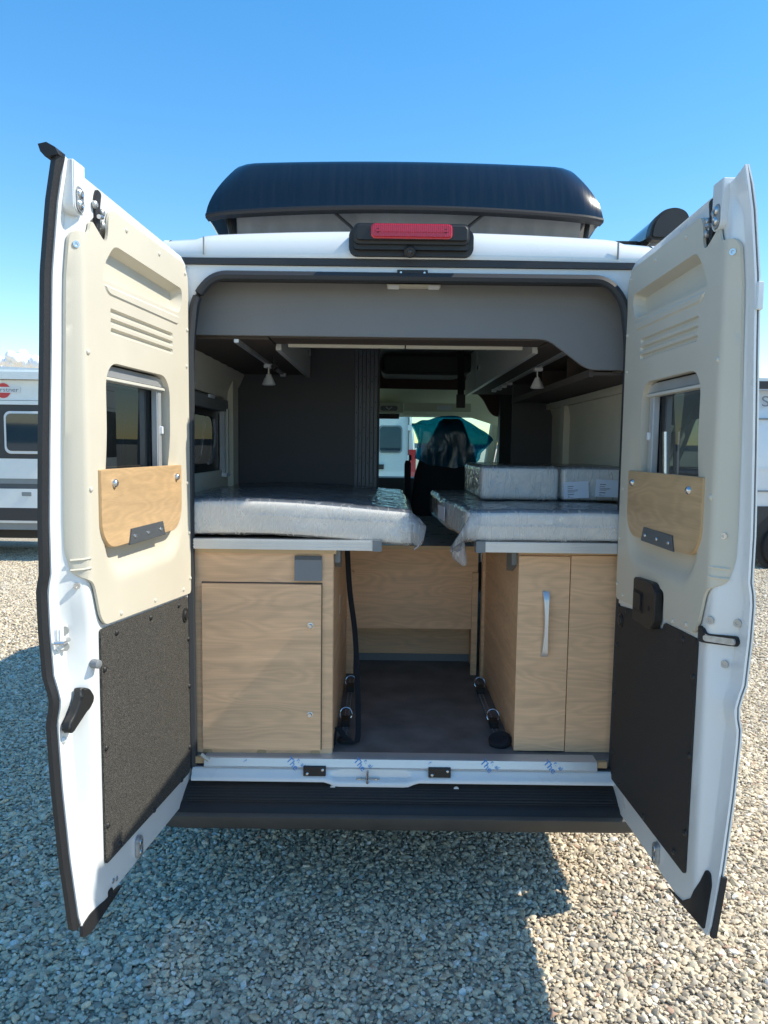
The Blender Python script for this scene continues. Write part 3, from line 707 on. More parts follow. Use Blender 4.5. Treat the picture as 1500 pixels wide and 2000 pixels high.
for d_ in (.0, .007, .014, .020, .030, .040, .046, .051):
    EXTRA += [(free_corner(.55 + .02 * i) + d_, .55 + .02 * i) for i in range(88)]
    EXTRA += [(free_corner(.5) - .10 + (.10 + d_) * math.cos(a), .532 + (.10 + d_) * math.sin(a)) for a in np.linspace(-math.pi / 2, 0, 14)]
    EXTRA += [(free_corner(2.3) - .05 + (.05 + d_) * math.cos(a), 2.325 + (.05 + d_) * math.sin(a)) for a in np.linspace(0, math.pi / 2, 8)]
    EXTRA += [(.02 + .02 * i, .432 - d_) for i in range(32)] + [(.02 + .02 * i, 2.375 + d_) for i in range(35)]
edge_band_zone = lambda u, w: -.006 < beyond(u, w) < .056
def sdf_box(u, w, u0, u1, w0, w1, r):
    x = abs(u - (u0 + u1) / 2) - (u1 - u0) / 2 + r; y = abs(w - (w0 + w1) / 2) - (w1 - w0) / 2 + r
    return math.hypot(max(x, 0), max(y, 0)) + min(max(x, y), 0) - r
def t_trim(u, w):
    s = sdf_box(u, w, .10, .70, 1.345, 2.02, .13)
    ramp = smooth01((1.80 - w) / .32)
    return t_door(u, w) - .012 + .026 * smooth01(-s / .055) * ramp
def rear_door(side):
    left = side < 0
    ang = R(5.5) if left else R(0.5)
    H = Vector((-.80, 0, 0)) if left else Vector((.785, 0, 0))
    U = Vector((side * math.sin(ang), -math.cos(ang), 0)); O = Vector((side * math.cos(ang), -math.sin(ang) * -1 * -1 if not left else math.sin(ang) * 1.0, 0))
    O = Vector((side * math.cos(ang), math.sin(ang), 0))
    fn = lambda u, w, t: H + U * u + O * t + Vector((0, 0, w))
    nrm = -O
    out = [(-.012, .405), (.80, .425), (.838, .428), (.845, .46), (.845, 2.40), (.835, 2.452), (.78, 2.435), (.05, 2.405), (-.005, 2.375), (-.012, 2.33)]
    hole = resample(rrect(.20, 1.60, .672, 1.972, (.03, .03, .075, .075)), .05)
    frame = sheet('rear_door', out, [hole], fn, t_frame, 'white_paint', van, grid=(.016, .024), skirt=.006, hole_skirt=.05, smooth=34, extra=EXTRA, skip=edge_band_zone)
    tag(frame, ('left' if left else 'right') + (' rear door swung open, sunlit cream lining' if left else ' rear door swung open, lining in shade'))
    sheet('outer_skin', out, [hole], fn, lambda u, w: skin(w) + .001, 'white_paint', frame, grid=(.1, .02), skirt=.004, smooth=60)
    # cream lining
    if left: low = [(.02, 1.190), (.70, 1.232)]
    else: low = [(.02, 1.190), (.262, 1.204), (.262, 1.30), (.44, 1.31), (.475, 1.30), (.475, 1.216), (.70, 1.230)]
    tr = low + [(.725, 1.262), (.752, 1.345), (.765, 1.365), (.795, 1.385), (.803, 1.45), (.806, 2.10), (.806, 2.265), (.795, 2.285), (.752, 2.288), (.742, 2.30), (.735, 2.322), (.725, 2.326), (.668, 2.296), (.648, 2.294), (.638, 2.315), (.632, 2.365), (.612, 2.392), (.06, 2.378), (.024, 2.345), (.018, 2.29)]
    whole = resample(rrect(.205, 1.58, .668, 1.968, (.03, .03, .07, .07)), .04)
    pk = round_poly([(.60, 2.298), (.085, 2.285), (.078, 2.25), (.105, 2.196), (.675, 2.188), (.688, 2.205)], [.03, .03, .03, .03, .02, .03], 4)
    feats = [(resample(pk, .04), shrink(resample(pk, .04), .014), .038)]
    lip = round_poly([(.105, 2.184), (.673, 2.177), (.645, 2.152), (.125, 2.152)], .02, 4)
    feats.append((resample(lip, .05), shrink(resample(lip, .05), .005), -.004))
    for wv in (2.110, 2.083, 2.056):
        g = rrect(.172, wv - .0085, .632, wv + .0085, .006, 3); feats.append((resample(g, .05), shrink(resample(g, .05), .0045), .008))
    trim = sheet('door_lining', round_poly(tr, .02, 3), [whole], fn, t_trim, 'cream_plastic', frame, feats=feats, extra=EXTRA, skip=edge_band_zone, grid=(.014, .02), skirt=.008, hole_skirt=.030, step=.025, smooth=28)
    # felt covered lower board
    fe = round_poly([(.038, 1.180), (.718, 1.222), (.715, .53), (.028, .503)], [.012, .012, .02, .03], 4)
    if not left: fe = round_poly([(.032, 1.176), (.035, 1.165), (.255, 1.192), (.262, 1.168), (.46, 1.18), (.47, 1.205), (.712, 1.216), (.705, .52), (.020, .497), (.030, .8)], .015, 4)
    felt = B().prism(fe, fn, .0035, .010, .0015).obj('lower_board', 'felt_black' if left else 'felt_plain', frame)
    for (u, w) in ((.622, 1.190), (.378, 1.178), (.134, 1.166), (.700, 1.104), (.700, .874), (.700, .644), (.626, .546), (.374, .525), (.125, .515), (.040, .605), (.037, .839), (.042, 1.02)):
        if not left and .2 < u < .5 and w > 1.1: continue
        B().lathe(fn(u, w, .004), nrm, [(0, .0095), (.003, .009), (.006, .006), (.007, .002)], 12).obj('board_screw', 'black_plastic', felt)
    B().lathe(fn(.072, 1.118, .004), nrm, [(0, .026), (.004, .026), (.006, .021), (.004, .018), (.009, .016), (.010, .008)], 22).obj('round_plug', 'black_plastic', felt)
    # lining screws
    for (u, w) in ((.52, 2.361), (.28, 2.355), (.05, 2.345), (.765, 1.98), (.765, 1.617), (.035, 2.15), (.045, 2.02), (.05, 1.60), (.036, 1.417), (.03, 1.247), (.098, 1.217), (.352 if left else .553, 1.230), (.60 if left else .65, 1.243)):
        B().lathe(fn(u, w, t_trim(u, w) + .001), nrm, [(0, .0075), (.003, .007), (.005, .0045), (.006, .002)], 10).obj('lining_clip', 'clip_beige', trim)
    for (u, w) in ((.792, 2.270 if not left else 2.272), (.792, 1.516 if not left else 1.359)):
        ww = min(w, 2.25)
        B().lathe(fn(u, ww, t_trim(u, ww) + .001), (nrm + U * .8), [(0, .009), (.003, .009), (.003, .004), (.001, .003)], 14).obj('side_screw', 'steel', trim)
    # moulded ribs on the edge of the lining, by its lower end
    for wv in (1.405, 1.432): B().tube([fn(.772, wv, t_trim(.772, wv)), fn(.785, wv - .002, t_trim(.785, wv)), fn(.80, wv - .004, t_trim(.80, wv))], .004, 6).obj('lining_rib', 'cream_plastic', trim)
    # window: tinted pane, blind cassette, side rails, frame
    win = sheet('window_frame', rrect(.195, 1.585, .677, 1.977, .05), [resample(rrect(.235, 1.60, .640, 1.95, .05), .05)], fn, lambda u, w: .042, 'black_plastic', frame, grid=None, skirt=.012, step=.05)
    sheet('window_pane', rrect(.21, 1.60, .66, 1.96, .05), [], fn, lambda u, w: .050, 'tinted_glass', win, grid=None, skirt=.003, step=.1)
    B().prism(rrect(.21, 1.925, .664, 1.962, .01), fn, .016, .044, .006).obj('blind_cassette', 'aluminium', win)
    B().prism(rrect(.215, 1.918, .66, 1.928, .003), fn, .010, .040, .002).obj('blind_bar', 'light_edge', win)
    B().prism(rrect(.228, 1.60, .262, 1.93, .004), fn, .018, .040, .003).obj('blind_rail', 'aluminium', win)
    B().prism(rrect(.2275, 1.775, .240, 1.80, .002), fn, .012, .020, .001).obj('blind_catch', 'lamp_white', win)
    if not left: B().cyl(fn(.36, 1.60, .035), fn(.345, 1.80, .032), .010).obj('window_stay', 'steel', win)
    # folding table board
    bo = rrect(.125, 1.445, .725, 1.668, (.085, .085, .003, .003), 8)
    bd = B().prism(bo, fn, -.010, .009, .0015).obj('table_board', 'wood_board' if left else 'wood_board_b', frame)
    e_ = [p for p in resample(bo, .02)]
    B().tube([fn(p[0], p[1], -.0005) for p in shrink(e_, .0005)], .0086, 6, closed=True, flat=(.16, 1.0), up=tuple(O)).obj('edge_band', 'wood_edge', bd)
    for u in (.175, .645): B().lathe(fn(u, 1.628, -.010), nrm, [(0, .0125), (.005, .012), (.010, .008), (.012, .002)], 16).obj('cap_nut', 'steel', bd)
    pl = B().prism([(.285, 1.440), (.56, 1.440), (.545, 1.487), (.305, 1.487)], fn, -.014, -.009, .001).obj('lock_plate', 'slate_plate', bd)
    for u in (.325, .425, .52): B().lathe(fn(u, 1.462, -.014), nrm, [(0, .006), (.003, .005), (.004, .002)], 10).obj('screw', 'steel', pl)
    # top hinge bracket and latch
    ub = .80 if left else .725
    br = B().prism(rrect(ub - .032, 2.322, ub + .028, 2.450, (.024, .024, .004, .004)), fn, -.006, .034, .003).obj('bracket', 'white_paint', frame)
    B().prism(rrect(ub - .020, 2.325, ub + .020, 2.390, .019), fn, -.009, -.005, .002).obj('bracket_plate', 'zinc', br)
    for w in (2.345, 2.372): B().lathe(fn(ub, w, -.008), nrm, [(0, .0125), (.004, .012), (.007, .008), (.006, .003)], 12).obj('bolt', 'steel', br)
    ul = .680 if left else .668
    la = B().prism(round_poly([(ul - .022, 2.420), (ul + .002, 2.425), (ul + .02, 2.385), (ul + .012, 2.315), (ul - .010, 2.312), (ul - .012, 2.375)], .01), fn, .004, .012, .001).obj('latch_slot', 'black_rubber', frame)
    B().box((-.001, -.001, -.001), (.001, .001, .001)).bm.free()
    for (du, w) in ((.020, 2.378), (-.020, 2.368), (-.022, 2.335)): B().lathe(fn(ul + du, w, .006), nrm, [(0, .011), (.007, .010), (.010, .006)], 10).obj('bolt', 'zinc', la)
    B().cyl(fn(ul - .008, 2.352, -.003), fn(ul + .012, 2.349, -.003), .006).obj('latch_pin', 'steel', la)
    # bottom details
    pt = B().prism(rrect(.475, .428, .510, .500, .016), fn, -.004, .011, .003).obj('lower_stop', 'zinc', frame)
    for w in (.448, .480): B().lathe(fn(.4925, w, -.003), nrm, [(0, .010), (.003, .009), (.002, .004)], 10).obj('screw', 'steel', pt)
    if left:
        rows = [.43 + (2.455 - .43) * i / 90 for i in range(91)]
        B().loft([[fn(.838, w, skin(w) - .006), fn(.855, w, skin(w) - .006), fn(.863, w, skin(w) + .002), fn(.856, w, skin(w) + .019), fn(.836, w, skin(w) + .016)] for w in rows]).obj('edge_seal', 'black_rubber', frame, 40)
        B().loft([[fn(.838, 2.445, .010), fn(.868, 2.445, .010), fn(.868, 2.440, .045), fn(.838, 2.440, .045)], [fn(.838, 2.462, .018), fn(.870, 2.462, .018), fn(.870, 2.452, .056), fn(.838, 2.452, .056)], [fn(.84, 2.474, .040), fn(.87, 2.474, .040), fn(.87, 2.470, .062), fn(.84, 2.470, .062)]]).obj('seal_tip', 'black_rubber', frame, 40)
        sheet('corner_rubber', round_poly([(.60, .405), (.79, .435), (.84, .43), (.848, .40), (.80, .385)], .015), [], fn, lambda u, w: skin(w) - .014, 'black_rubber', frame, grid=None, skirt=.01)
        sk = B().prism(rrect(.775, 1.185, .830, 1.255, .012), fn, .062, .085, .005).obj('edge_striker_plate', 'white_paint', frame)
        B().tube([fn(.79, 1.215, .068), fn(.80, 1.213, .052), fn(.836, 1.213, .050), fn(.843, 1.214, .07)], .0055, 8).obj('striker_bar', 'steel', sk)
        for w in (1.238, 1.194): B().lathe(fn(.802, w, .064), (nrm + U), [(0, .013), (.005, .012), (.005, .005)], 12).obj('bolt', 'zinc', sk)
        B().lathe(fn(.750, 1.135, .012), (nrm + U * .3), [(0, .013), (.022, .012), (.024, .009)], 16).obj('rubber_stop', 'grey_plastic', frame)
        lv = round_poly([(.775, 1.075), (.79, 1.078), (.797, 1.050), (.815, 1.015), (.838, .995), (.842, .972), (.820, .962), (.795, .975), (.775, 1.010), (.768, 1.045)], .010, 4)
        B().prism(lv, lambda u, w, t: fn(u, w, t + t_door(u, w)), -.030, -.004, .006, 3).obj('release_lever', 'black_plastic', frame, 50)
        B().lathe(fn(.827, .945, t_door(.827, .945)), (nrm + U), [(0, .010), (.004, .009), (.007, .004)], 12).obj('blind_rivet', 'white_plain', frame)
        for (u, w) in ((.64, .445), (.662, .452)): B().lathe(fn(u, w, .010), nrm, [(0, .008), (.003, .007)], 10).obj('rivet', 'zinc', frame)
        B().prism(rrect(.672, .418, .695, .44, .006), fn, .004, .012, .002).obj('drain_plug', 'black_rubber', frame)
    else:
        sheet('corner_rubber', round_poly([(.585, .408), (.69, .432), (.745, .475), (.775, .54), (.785, .585), (.808, .585), (.822, .56), (.824, .435)], .008), [], fn, lambda u, w: min(t_door(u, w), skin(w) - .010) - .004, 'black_rubber', frame, grid=(.015, .02), skirt=.006, step=.02)
        B().loft([[fn(.842, w, skin(w) - .004), fn(.852, w, skin(w) - .004), fn(.854, w, skin(w) + .010), fn(.842, w, skin(w) + .010)] for w in np.linspace(.43, .60, 9)]).obj('edge_strip', 'black_rubber', frame)
        hd = B().prism(round_poly([(.255, 1.165), (.42, 1.168), (.452, 1.195), (.455, 1.30), (.425, 1.322), (.255, 1.312)], [.012, .03, .03, .03, .03, .008]), fn, -.022, .006, .004, 3).obj('inner_handle', 'black_plastic', frame, 50)
        B().prism(rrect(.262, 1.205, .352, 1.275, .010), fn, -.0235, -.018, .001).obj('handle_recess', 'black_rubber', hd)
        B().prism(rrect(.275, 1.212, .345, 1.270, .008), fn, -.028, -.022, .003).obj('pull_flap', 'black_plastic', hd)
        B().lathe(fn(.405, 1.235, -.0225), nrm, [(0, .008), (.001, .008)], 12).obj('handle_screw', 'black_rubber', hd)
        lk = B().prism(round_poly([(.722, 1.213), (.722, 1.258), (.750, 1.254), (.757, 1.244), (.80, 1.246), (.812, 1.232), (.80, 1.218), (.757, 1.218)], .006, 3), lambda u, w, t: fn(u, w, t + t_door(u, w)), -.010, .010, .001).obj('lock_slot', 'black_rubber', frame)
        B().prism(rrect(.754, 1.222, .806, 1.240, .008), lambda u, w, t: fn(u, w, t + t_door(u, w)), -.013, .0, .002).obj('latch_claw', 'zinc', lk)
        for (u, w) in ((.769, 1.283), (.800, 1.283), (.780, 1.165)): B().lathe(fn(u, w, t_door(u, w) - .004), (nrm + U * .8), [(0, .0115), (.003, .011), (.003, .005), (.0015, .004)], 14).obj('bolt', 'zinc', lk)
        for w0 in (2.10, 2.135): pass
        B().prism(rrect(.842, 2.095, .853, 2.165, .003), fn, .050, .066, .002).obj('edge_hinge_pad', 'white_paint', frame)
    # hinges to the body
    for w in (.75, 1.75):
        B().cyl(fn(-.02, w - .05, .07), fn(-.02, w + .05, .07), .014).obj('hinge', 'white_paint', frame)
mat('felt_plain', (0.030, 0.026, 0.024), 0.75, bump=0.4, bscale=260, vary=0.2, vscale=160)
rear_door(-1); rear_door(1)

# ================================================================== interior of the van
box('van_floor', (-.93, .0, .50), (.93, 3.3, .56), 'vinyl_floor', van, 0)
# wall linings
wn_ = resample(rrect(.44, 1.60, 1.26, 2.0, .05), .06)
sheet('wall_lining', [(.06, .56), (1.56, .56), (1.56, 2.40), (.06, 2.40)], [wn_], lambda u, w, t: (-.945 + .05 * smooth01((w - 2.02) / .12) + t, u, w), lambda u, w: 0, 'beige_wall', van, grid=.08, skirt=-.02, hole_skirt=-.03)
sheet('wall_lining', [(.06, .56), (1.95, .56), (1.95, 2.40), (.06, 2.40)], [], lambda u, w, t: (.965 + t - .02 * smooth01((w - 1.95) / .05), u, w), lambda u, w: 0, 'beige_wall', van, grid=.08, skirt=.01)
box('wall_rib', (-.945, 1.33, 1.38), (-.915, 1.47, 2.12), 'beige_wall', van, .012)
box('wall_rib', (.93, 1.50, 1.38), (.965, 1.58, 2.02), 'beige_wall', van, .012)
box('wall_ledge', (.925, .10, 1.985), (.965, 1.95, 2.02), 'beige_wall', van, .012)
# side window left: dark reveal, blind, frame
wf = sheet('window_surround', rrect(.40, 1.565, 1.30, 2.03, .08), [resample(rrect(.45, 1.61, 1.25, 1.99, .05), .06)], lambda u, w, t: (-.938 + t, u, w), lambda u, w: 0, 'beige_wall', van, grid=None, skirt=-.012, step=.06)
box('blind_cassette', (-.955, .46, 1.915), (-.925, 1.25, 1.975), 'grey_board', wf, .006)
box('blind_clip', (-.925, .80, 1.965), (-.915, .90, 1.98), 'lamp_white', wf, .003)
box('blind_rail', (-.95, 1.155, 1.585), (-.925, 1.185, 1.93), 'aluminium', wf, .003)
box('blind_rail', (-.945, 1.20, 1.585), (-.915, 1.225, 1.93), 'light_edge', wf, .003)
box('rail_foot', (-.95, 1.14, 1.575), (-.912, 1.23, 1.592), 'lamp_white', wf, .003)
sheet('inner_frame', rrect(.46, 1.60, 1.17, 1.92, .05), [resample(rrect(.52, 1.65, 1.05, 1.88, .07), .05)], lambda u, w, t: (-.955 + t, u, w), lambda u, w: 0, 'black_plastic', wf, grid=None, skirt=-.01, step=.06)
B().tube([(-.95, 1.02, 1.87), (-.95, 1.045, 1.80), (-.95, 1.03, 1.72), (-.95, .97, 1.655), (-.95, .9, 1.65)], .007, 6).obj('pane_gasket', 'zinc', wf)
# bathroom wall with folding tambour door
box('bathroom_wall', (-.98, 1.55, .56), (-.262, 1.60, 2.42), 'dark_wall', van, .002)
tb = box('tambour_door', (-.262, 1.565, .60), (-.128, 1.60, 2.32), 'dark_wall', van, .002)
mat('slat_blue', (0.085, 0.105, 0.135), 0.4, vary=0.06)
for i in range(6):
    x0 = -.260 + i * .0222
    sl_ = B().box((x0, 1.546, 1.40), (x0 + .0185, 1.566, 2.32), .005, 2).obj('slat', 'slat_blue', tb)
    for k in range(6): B().lathe((x0 + .009, 1.548, 1.50 + k * .145 + .03 * (i % 3)), (0, -1, 0), [(0, .0045), (.003, .004)], 8).obj('rivet', 'seal_grey', sl_)
box('door_post', (-.128, 1.55, .60), (-.118, 1.60, 2.35), 'seal_grey', van, .002)
# ceiling
box('ceiling', (-.92, .10, 2.405), (.92, 3.3, 2.425), 'grey_board', van, 0)
# grey panel above the opening
gp = [(-.94, 2.155), (.505, 2.155), (.54, 2.145), (.665, 2.055), (.70, 2.042), (.94, 2.042), (.94, 2.40), (-.94, 2.40)]
gpn = B().prism(round_poly(gp, [.002, .03, .04, .04, .04, .002, .002, .002], 5), XZ, .110, .128, .002).obj('overhead_panel', 'grey_board', van)
tl = B().box((-.085, .08, 2.335), (.115, .112, 2.345), .003).obj('roof_latch', 'clip_beige', van)
for X in (-.06, .09): B().box((X - .02, .078, 2.328), (X + .02, .09, 2.341), .003).obj('clip', 'lamp_white', tl)
# locker with two cream edges across the back
for x0, x1 in ((-.481, -.010), (-.004, .466)): box('locker_edge', (x0, .295, 2.138), (x1, .315, 2.172), 'light_edge', van, .002)
box('locker_shelf', (-.53, .13, 2.150), (.53, .30, 2.176), 'dark_brown', van, .002)
# overhead lockers at both sides
def locker(sgn, y1, splits):
    lk = B().prism([(sgn * .535, 2.145), (sgn * .95, 2.145), (sgn * .95, 2.40), (sgn * .535, 2.40)], lambda u, w, t: (u, t, w), .14, y1, .002).obj('overhead_locker', 'dark_brown', van)
    for a, b in splits:
        d = B().box((sgn * .515, a, 2.130), (sgn * .537, b, 2.40), .004).obj('locker_flap', 'cabinet_white', lk)
        if sgn > 0 or True:
            yy = b - .16 if sgn > 0 else b - .10
            B().box((sgn * .500, yy - .03, 2.235), (sgn * .517, yy + .05, 2.265), .004).obj('locker_knob', 'steel', d)
    return lk
locker(-1, 1.548, [(.34, 1.53)]); locker(1, 2.92, [(.34, 2.19), (2.23, 2.90)])
for sgn, y1 in ((-1, 1.46), (1, 2.40)):
    tk = box('lamp_track', (sgn * .650, .14, 2.132), (sgn * .668, y1, 2.145), 'aluminium', van, .002)
    box('track_end', (sgn * .645, y1 - .02, 2.126), (sgn * .674, y1 + .02, 2.144), 'lamp_white', tk, .002)
    lp = B().cyl((sgn * .658, .93, 2.135), (sgn * .658, .93, 2.085), .0065).obj('spot_lamp', 'steel', van)
    B().box((sgn * .64, .905, 2.118), (sgn * .678, .955, 2.134), .004).obj('lamp_foot', 'lamp_white', lp)
    B().lathe((sgn * .658, .93, 2.088), (0, 0, -1), [(0, .012), (.012, .016), (.02, .021), (.05, .033), (.052, .028), (.03, .02)], 20).obj('lamp_shade', 'lamp_white', lp)
    if sgn > 0:
        for y in (1.75, 1.95, 2.15): box('track_clip', (.645, y, 2.122), (.675, y + .05, 2.140), 'lamp_white', tk, .002)
B().tube([(-.60, .70, 2.15), (-.602, .705, 2.12), (-.585, .71, 2.10), (-.60, .72, 2.085), (-.612, .72, 2.11)], .007, 6).obj('loose_cable', 'black_rubber', van)
# open shelf on the right
sh = box('wall_shelf', (.71, .13, 2.024), (.95, 1.86, 2.036), 'dark_brown', van, .003)
box('shelf_lip', (.695, .13, 2.018), (.711, 1.88, 2.046), 'dark_brown', sh, .004)
for y in (.62, 1.15): box('shelf_divider', (.73, y, 2.036), (.93, y + .016, 2.145), 'dark_brown', sh, .002)
box('wardrobe_wall', (.715, 1.95, .56), (.97, 1.98, 2.145), 'dark_wall', van, .002)
# bed platform and beds
for (x0, x1, cap) in ((-.90, -.093, -.125), (.26, .90, .292)):
    fr = B().box((x0, -.012, 1.355), (x1, .03, 1.393), .004).obj('bed_rail', 'aluminium', van)
    for k in range(3): B().box((x0 + (.034 if cap > 0 else 0), -.0145, 1.3615 + k * .0115), (x1 - (0 if cap > 0 else .034), -.010, 1.3655 + k * .0115), .0008, 1).obj('rail_rib', 'aluminium', fr)
    B().box((min(cap, x1 if cap < 0 else x0) - .001, -.0165, 1.353), (max(cap, x1 if cap < 0 else x0) + .001, .032, 1.395), .006).obj('rail_cap', 'grey_plastic', fr)
    for k in range(6):
        y = .10 + k * .22; box('bed_slat', (x0, y, 1.37), (x1, y + .14, 1.388), 'dark_brown', fr, .003)
# left cabinet
cb = B().box((-.90, .03, .548), (-.272, .98, 1.342), .002).obj('cabinet', 'wood_side', van)
tag(cb, 'left wooden cabinet with a hinged front door and grey socket cover')
box('cabinet_front', (-.885, .018, .545), (-.274, .0305, 1.338), 'wood_front', cb, .001)
box('cabinet_top', (-.90, .006, 1.3385), (-.262, .98, 1.3535), 'wood_edge', cb, .002)
box('door_gap', (-.769, .0155, .578), (-.314, .0185, 1.2265), 'dark_brown', cb, 0)  # dark sheet behind the door paints the shadow line around its edge
dr = B().box((-.765, -.002, .582), (-.318, .017, 1.222), .0015).obj('cabinet_door', 'wood_front_b', cb)
B().box((-.3185, -.0015, .583), (-.3165, .0165, 1.221), .0004, 1).obj('edge_band', 'wood_edge', cb)
for z in (1.066, .722): B().lathe((-.357, -.002, z), (0, -1, 0), [(0, .0125), (.003, .0125), (.0035, .009), (.012, .009), (.014, .007)], 20).obj('push_knob', 'steel', cb)
for z in (1.13, .66): box('hinge', (-.769, .002, z - .02), (-.7655, .016, z + .02), 'zinc', cb, .001)
for X in (-.752, -.545, -.338): B().lathe((X, .0178, .560), (0, -1, 0), [(0, .0185), (.0015, .0185), (.002, .017)], 24).obj('cover_cap', 'wood_plug', cb)
sc_ = B().box((-.418, .002, 1.236), (-.315, .018, 1.325), .004).obj('socket_cover', 'grey_plastic', cb)
box('cover_hinge', (-.416, .000, 1.316), (-.317, .012, 1.330), 'slate_plate', sc_, .003)
for y in (.42, .78): box('cabinet_tab', (-.2725, y, 1.02 - .2 * (y > .5)), (-.2705, y + .02, 1.10 - .2 * (y > .5)), 'light_edge', cb, 0)
B().prism([(.05, 1.352), (.17, 1.352), (.17, 1.29), (.12, 1.27), (.05, 1.30)], YZ(-.271), .0, .022, .002).obj('bed_bracket', 'grey_plastic', cb)
# right cabinet
cr_ = B().box((.435, .075, .562), (.92, .98, 1.340), .002).obj('cabinet', 'wood_side', van)
tag(cr_, 'right wooden cabinet with a tall pull-out front and curved handle')
B().box((.433, .058, .566), (.629, .0745, 1.332), .0015).obj('pull_out_front', 'wood_front_c', cr_)
box('cabinet_front', (.633, .060, .562), (.90, .0745, 1.336), 'wood_front', cr_, .001)
box('cabinet_top', (.43, .050, 1.3405), (.92, .98, 1.3535), 'wood_edge', cr_, .002)
hb = []
for k in range(15):
    s = k / 14; z = 1.198 - .254 * s
    wd = .0115 - .0055 * math.sin(math.pi * min(1, s * 1.0)); dp = .012 + .010 * math.sin(math.pi * s)
    cx_ = .537 + .002 * math.sin(math.pi * s)
    hb.append([(cx_ - wd, .058 - dp * (0 < k < 14) - .010, z), (cx_ + wd, .058 - dp * (0 < k < 14) - .012, z), (cx_ + wd, .058 - dp * (0 < k < 14) + (.010 if 0 < k < 14 else .009), z), (cx_ - wd, .058 - dp * (0 < k < 14) + (.010 if 0 < k < 14 else .009), z)])
B().loft(hb).obj('pull_handle', 'aluminium', cr_, 40)
B().prism([(.10, 1.345), (.22, 1.345), (.22, 1.25), (.18, 1.255), (.10, 1.29)], YZ(.434), -.022, .0, .002).obj('bed_bracket', 'grey_plastic', cr_)
# middle: hanging panel, raised platform, kick board
box('middle_panel', (-.262, 1.05, .800), (.405, 1.068, 1.235), 'wood_front_b', van, .0015)
pt_ = box('raised_platform', (-.262, .93, 1.2365), (.42, 2.60, 1.250), 'platform_top', van, .001)
box('platform_edge', (-.105, .916, 1.234), (.40, .93, 1.2525), 'wood_edge', pt_, .002)
box('kick_board', (-.30, 1.29, .56), (.43, 1.31, .82), 'wood_front_c', van, .001)
box('kick_strip', (-.30, 1.282, .561), (.43, 1.29, .60), 'grey_plastic', van, .001)
box('panel_post', (.375, 1.03, .562), (.405, 1.048, 1.10), 'wood_front', van, .001)
box('panel_post', (-.272, 1.03, .562), (-.235, 1.048, 1.10), 'wood_front', van, .001)
box('side_return', (.395, 1.07, .562), (.41, 1.29, .80), 'wood_side', van, .001)
box('inner_partition', (-.93, .98, .56), (-.272, 1.03, 1.35), 'wood_front', van, .001)
box('inner_partition', (.42, .98, .56), (.93, 1.03, 1.35), 'wood_front', van, .001)
# lashing rails on the floor
def lash(x, xb):
    r_ = B().box((x - .0125, .12, .560), (x + .0125, .95, .5685), .002).obj('lashing_rail', 'vinyl_floor', van)
    for sgn in (-1, 1):
        for k in range(32): B().box((x + sgn * .009 - .0018, .14 + k * .0245, .5685), (x + sgn * .009 + .0018, .150 + k * .0245, .5697), 0).obj('rail_tooth', 'zinc', r_, 0) if False else None
    t_ = B()
    for sgn in (-1, 1):
        for k in range(32): t_.box((x + sgn * .0085 - .0022, .14 + k * .0245, .5685), (x + sgn * .0085 + .0022, .151 + k * .0245, .5703))
    tag(t_.obj('rail_teeth', 'zinc', r_, 0), kind='stuff')
    for y in (.30, .74):
        f_ = B().box((x - .017, y - .03, .5705), (x + .017, y + .03, .597), .006).obj('lashing_fitting', 'black_plastic', r_)
        ring = [(x + .026 * math.cos(a), y + .012 + .02 * math.sin(a) * .5 + .012, .607 + .024 * math.sin(a)) for a in np.linspace(-.7, math.pi + .7, 14)]
        B().tube(ring, .0028, 6).obj('ring', 'steel', f_)
    return r_
r1 = lash(-.236, 0); r2 = lash(.389, 0)
def ribbon(name, pts, wid, th, material, parent):
    pts = [Vector(p) for p in pts]; rg = []
    for i, p in enumerate(pts):
        d = (pts[min(i + 1, len(pts) - 1)] - pts[max(i - 1, 0)]).normalized(); sd = wid[i] if isinstance(wid, list) else wid
        sd = Vector(sd); nn = d.cross(sd).normalized() * th / 2
        rg.append([p - sd / 2 - nn, p + sd / 2 - nn, p + sd / 2 + nn, p - sd / 2 + nn])
    return B().loft(rg).obj(name, material, parent, 40)
def curve(pts, n=8):
    out = []; P_ = [Vector(p) for p in pts]
    for i in range(len(P_) - 1):
        a, b, c, d = P_[max(i - 1, 0)], P_[i], P_[i + 1], P_[min(i + 2, len(P_) - 1)]
        for k in range(n):
            t = k / n; out.append(.5 * ((2 * b) + (c - a) * t + (2 * a - 5 * b + 4 * c - d) * t * t + (3 * b - a - 3 * c + d) * t ** 3))
    return out + [P_[-1]]
stp = empty('tie_down_strap', (0, 0, 0), 'long black strap hanging from the left bed down to the floor', 'strap', 'luggage straps')
ribbon('strap_band', curve([(-.245, .46, 1.345), (-.238, .45, 1.22), (-.228, .44, 1.10), (-.205, .40, .95), (-.19, .32, .78), (-.18, .20, .65), (-.178, .13, .585), (-.19, .105, .568), (-.22, .12, .575), (-.25, .15, .60), (-.265, .15, .615)]), (.022, .004, .006), .003, 'webbing', stp)
ribbon('strap_tail', curve([(-.265, .15, .615), (-.268, .11, .60), (-.269, .09, .565)]), (.006, .022, 0), .003, 'webbing', stp)
B().lathe((-.232, .135, .562), (0, .1, 1), [(0, .028), (.01, .030), (.016, .022), (.02, .005)], 16).obj('strap_buckle', 'black_plastic', stp)
sp_ = B().lathe((.392, .13, .566), (-.25, -.35, 1), [(0, .042), (.010, .045), (.022, .045), (.030, .036), (.026, .018), (.028, .004)], 24).obj('tie_down_strap', 'webbing', None)
tag(sp_, 'rolled-up black strap lying on the floor beside the right cabinet', 'strap', 'luggage straps')
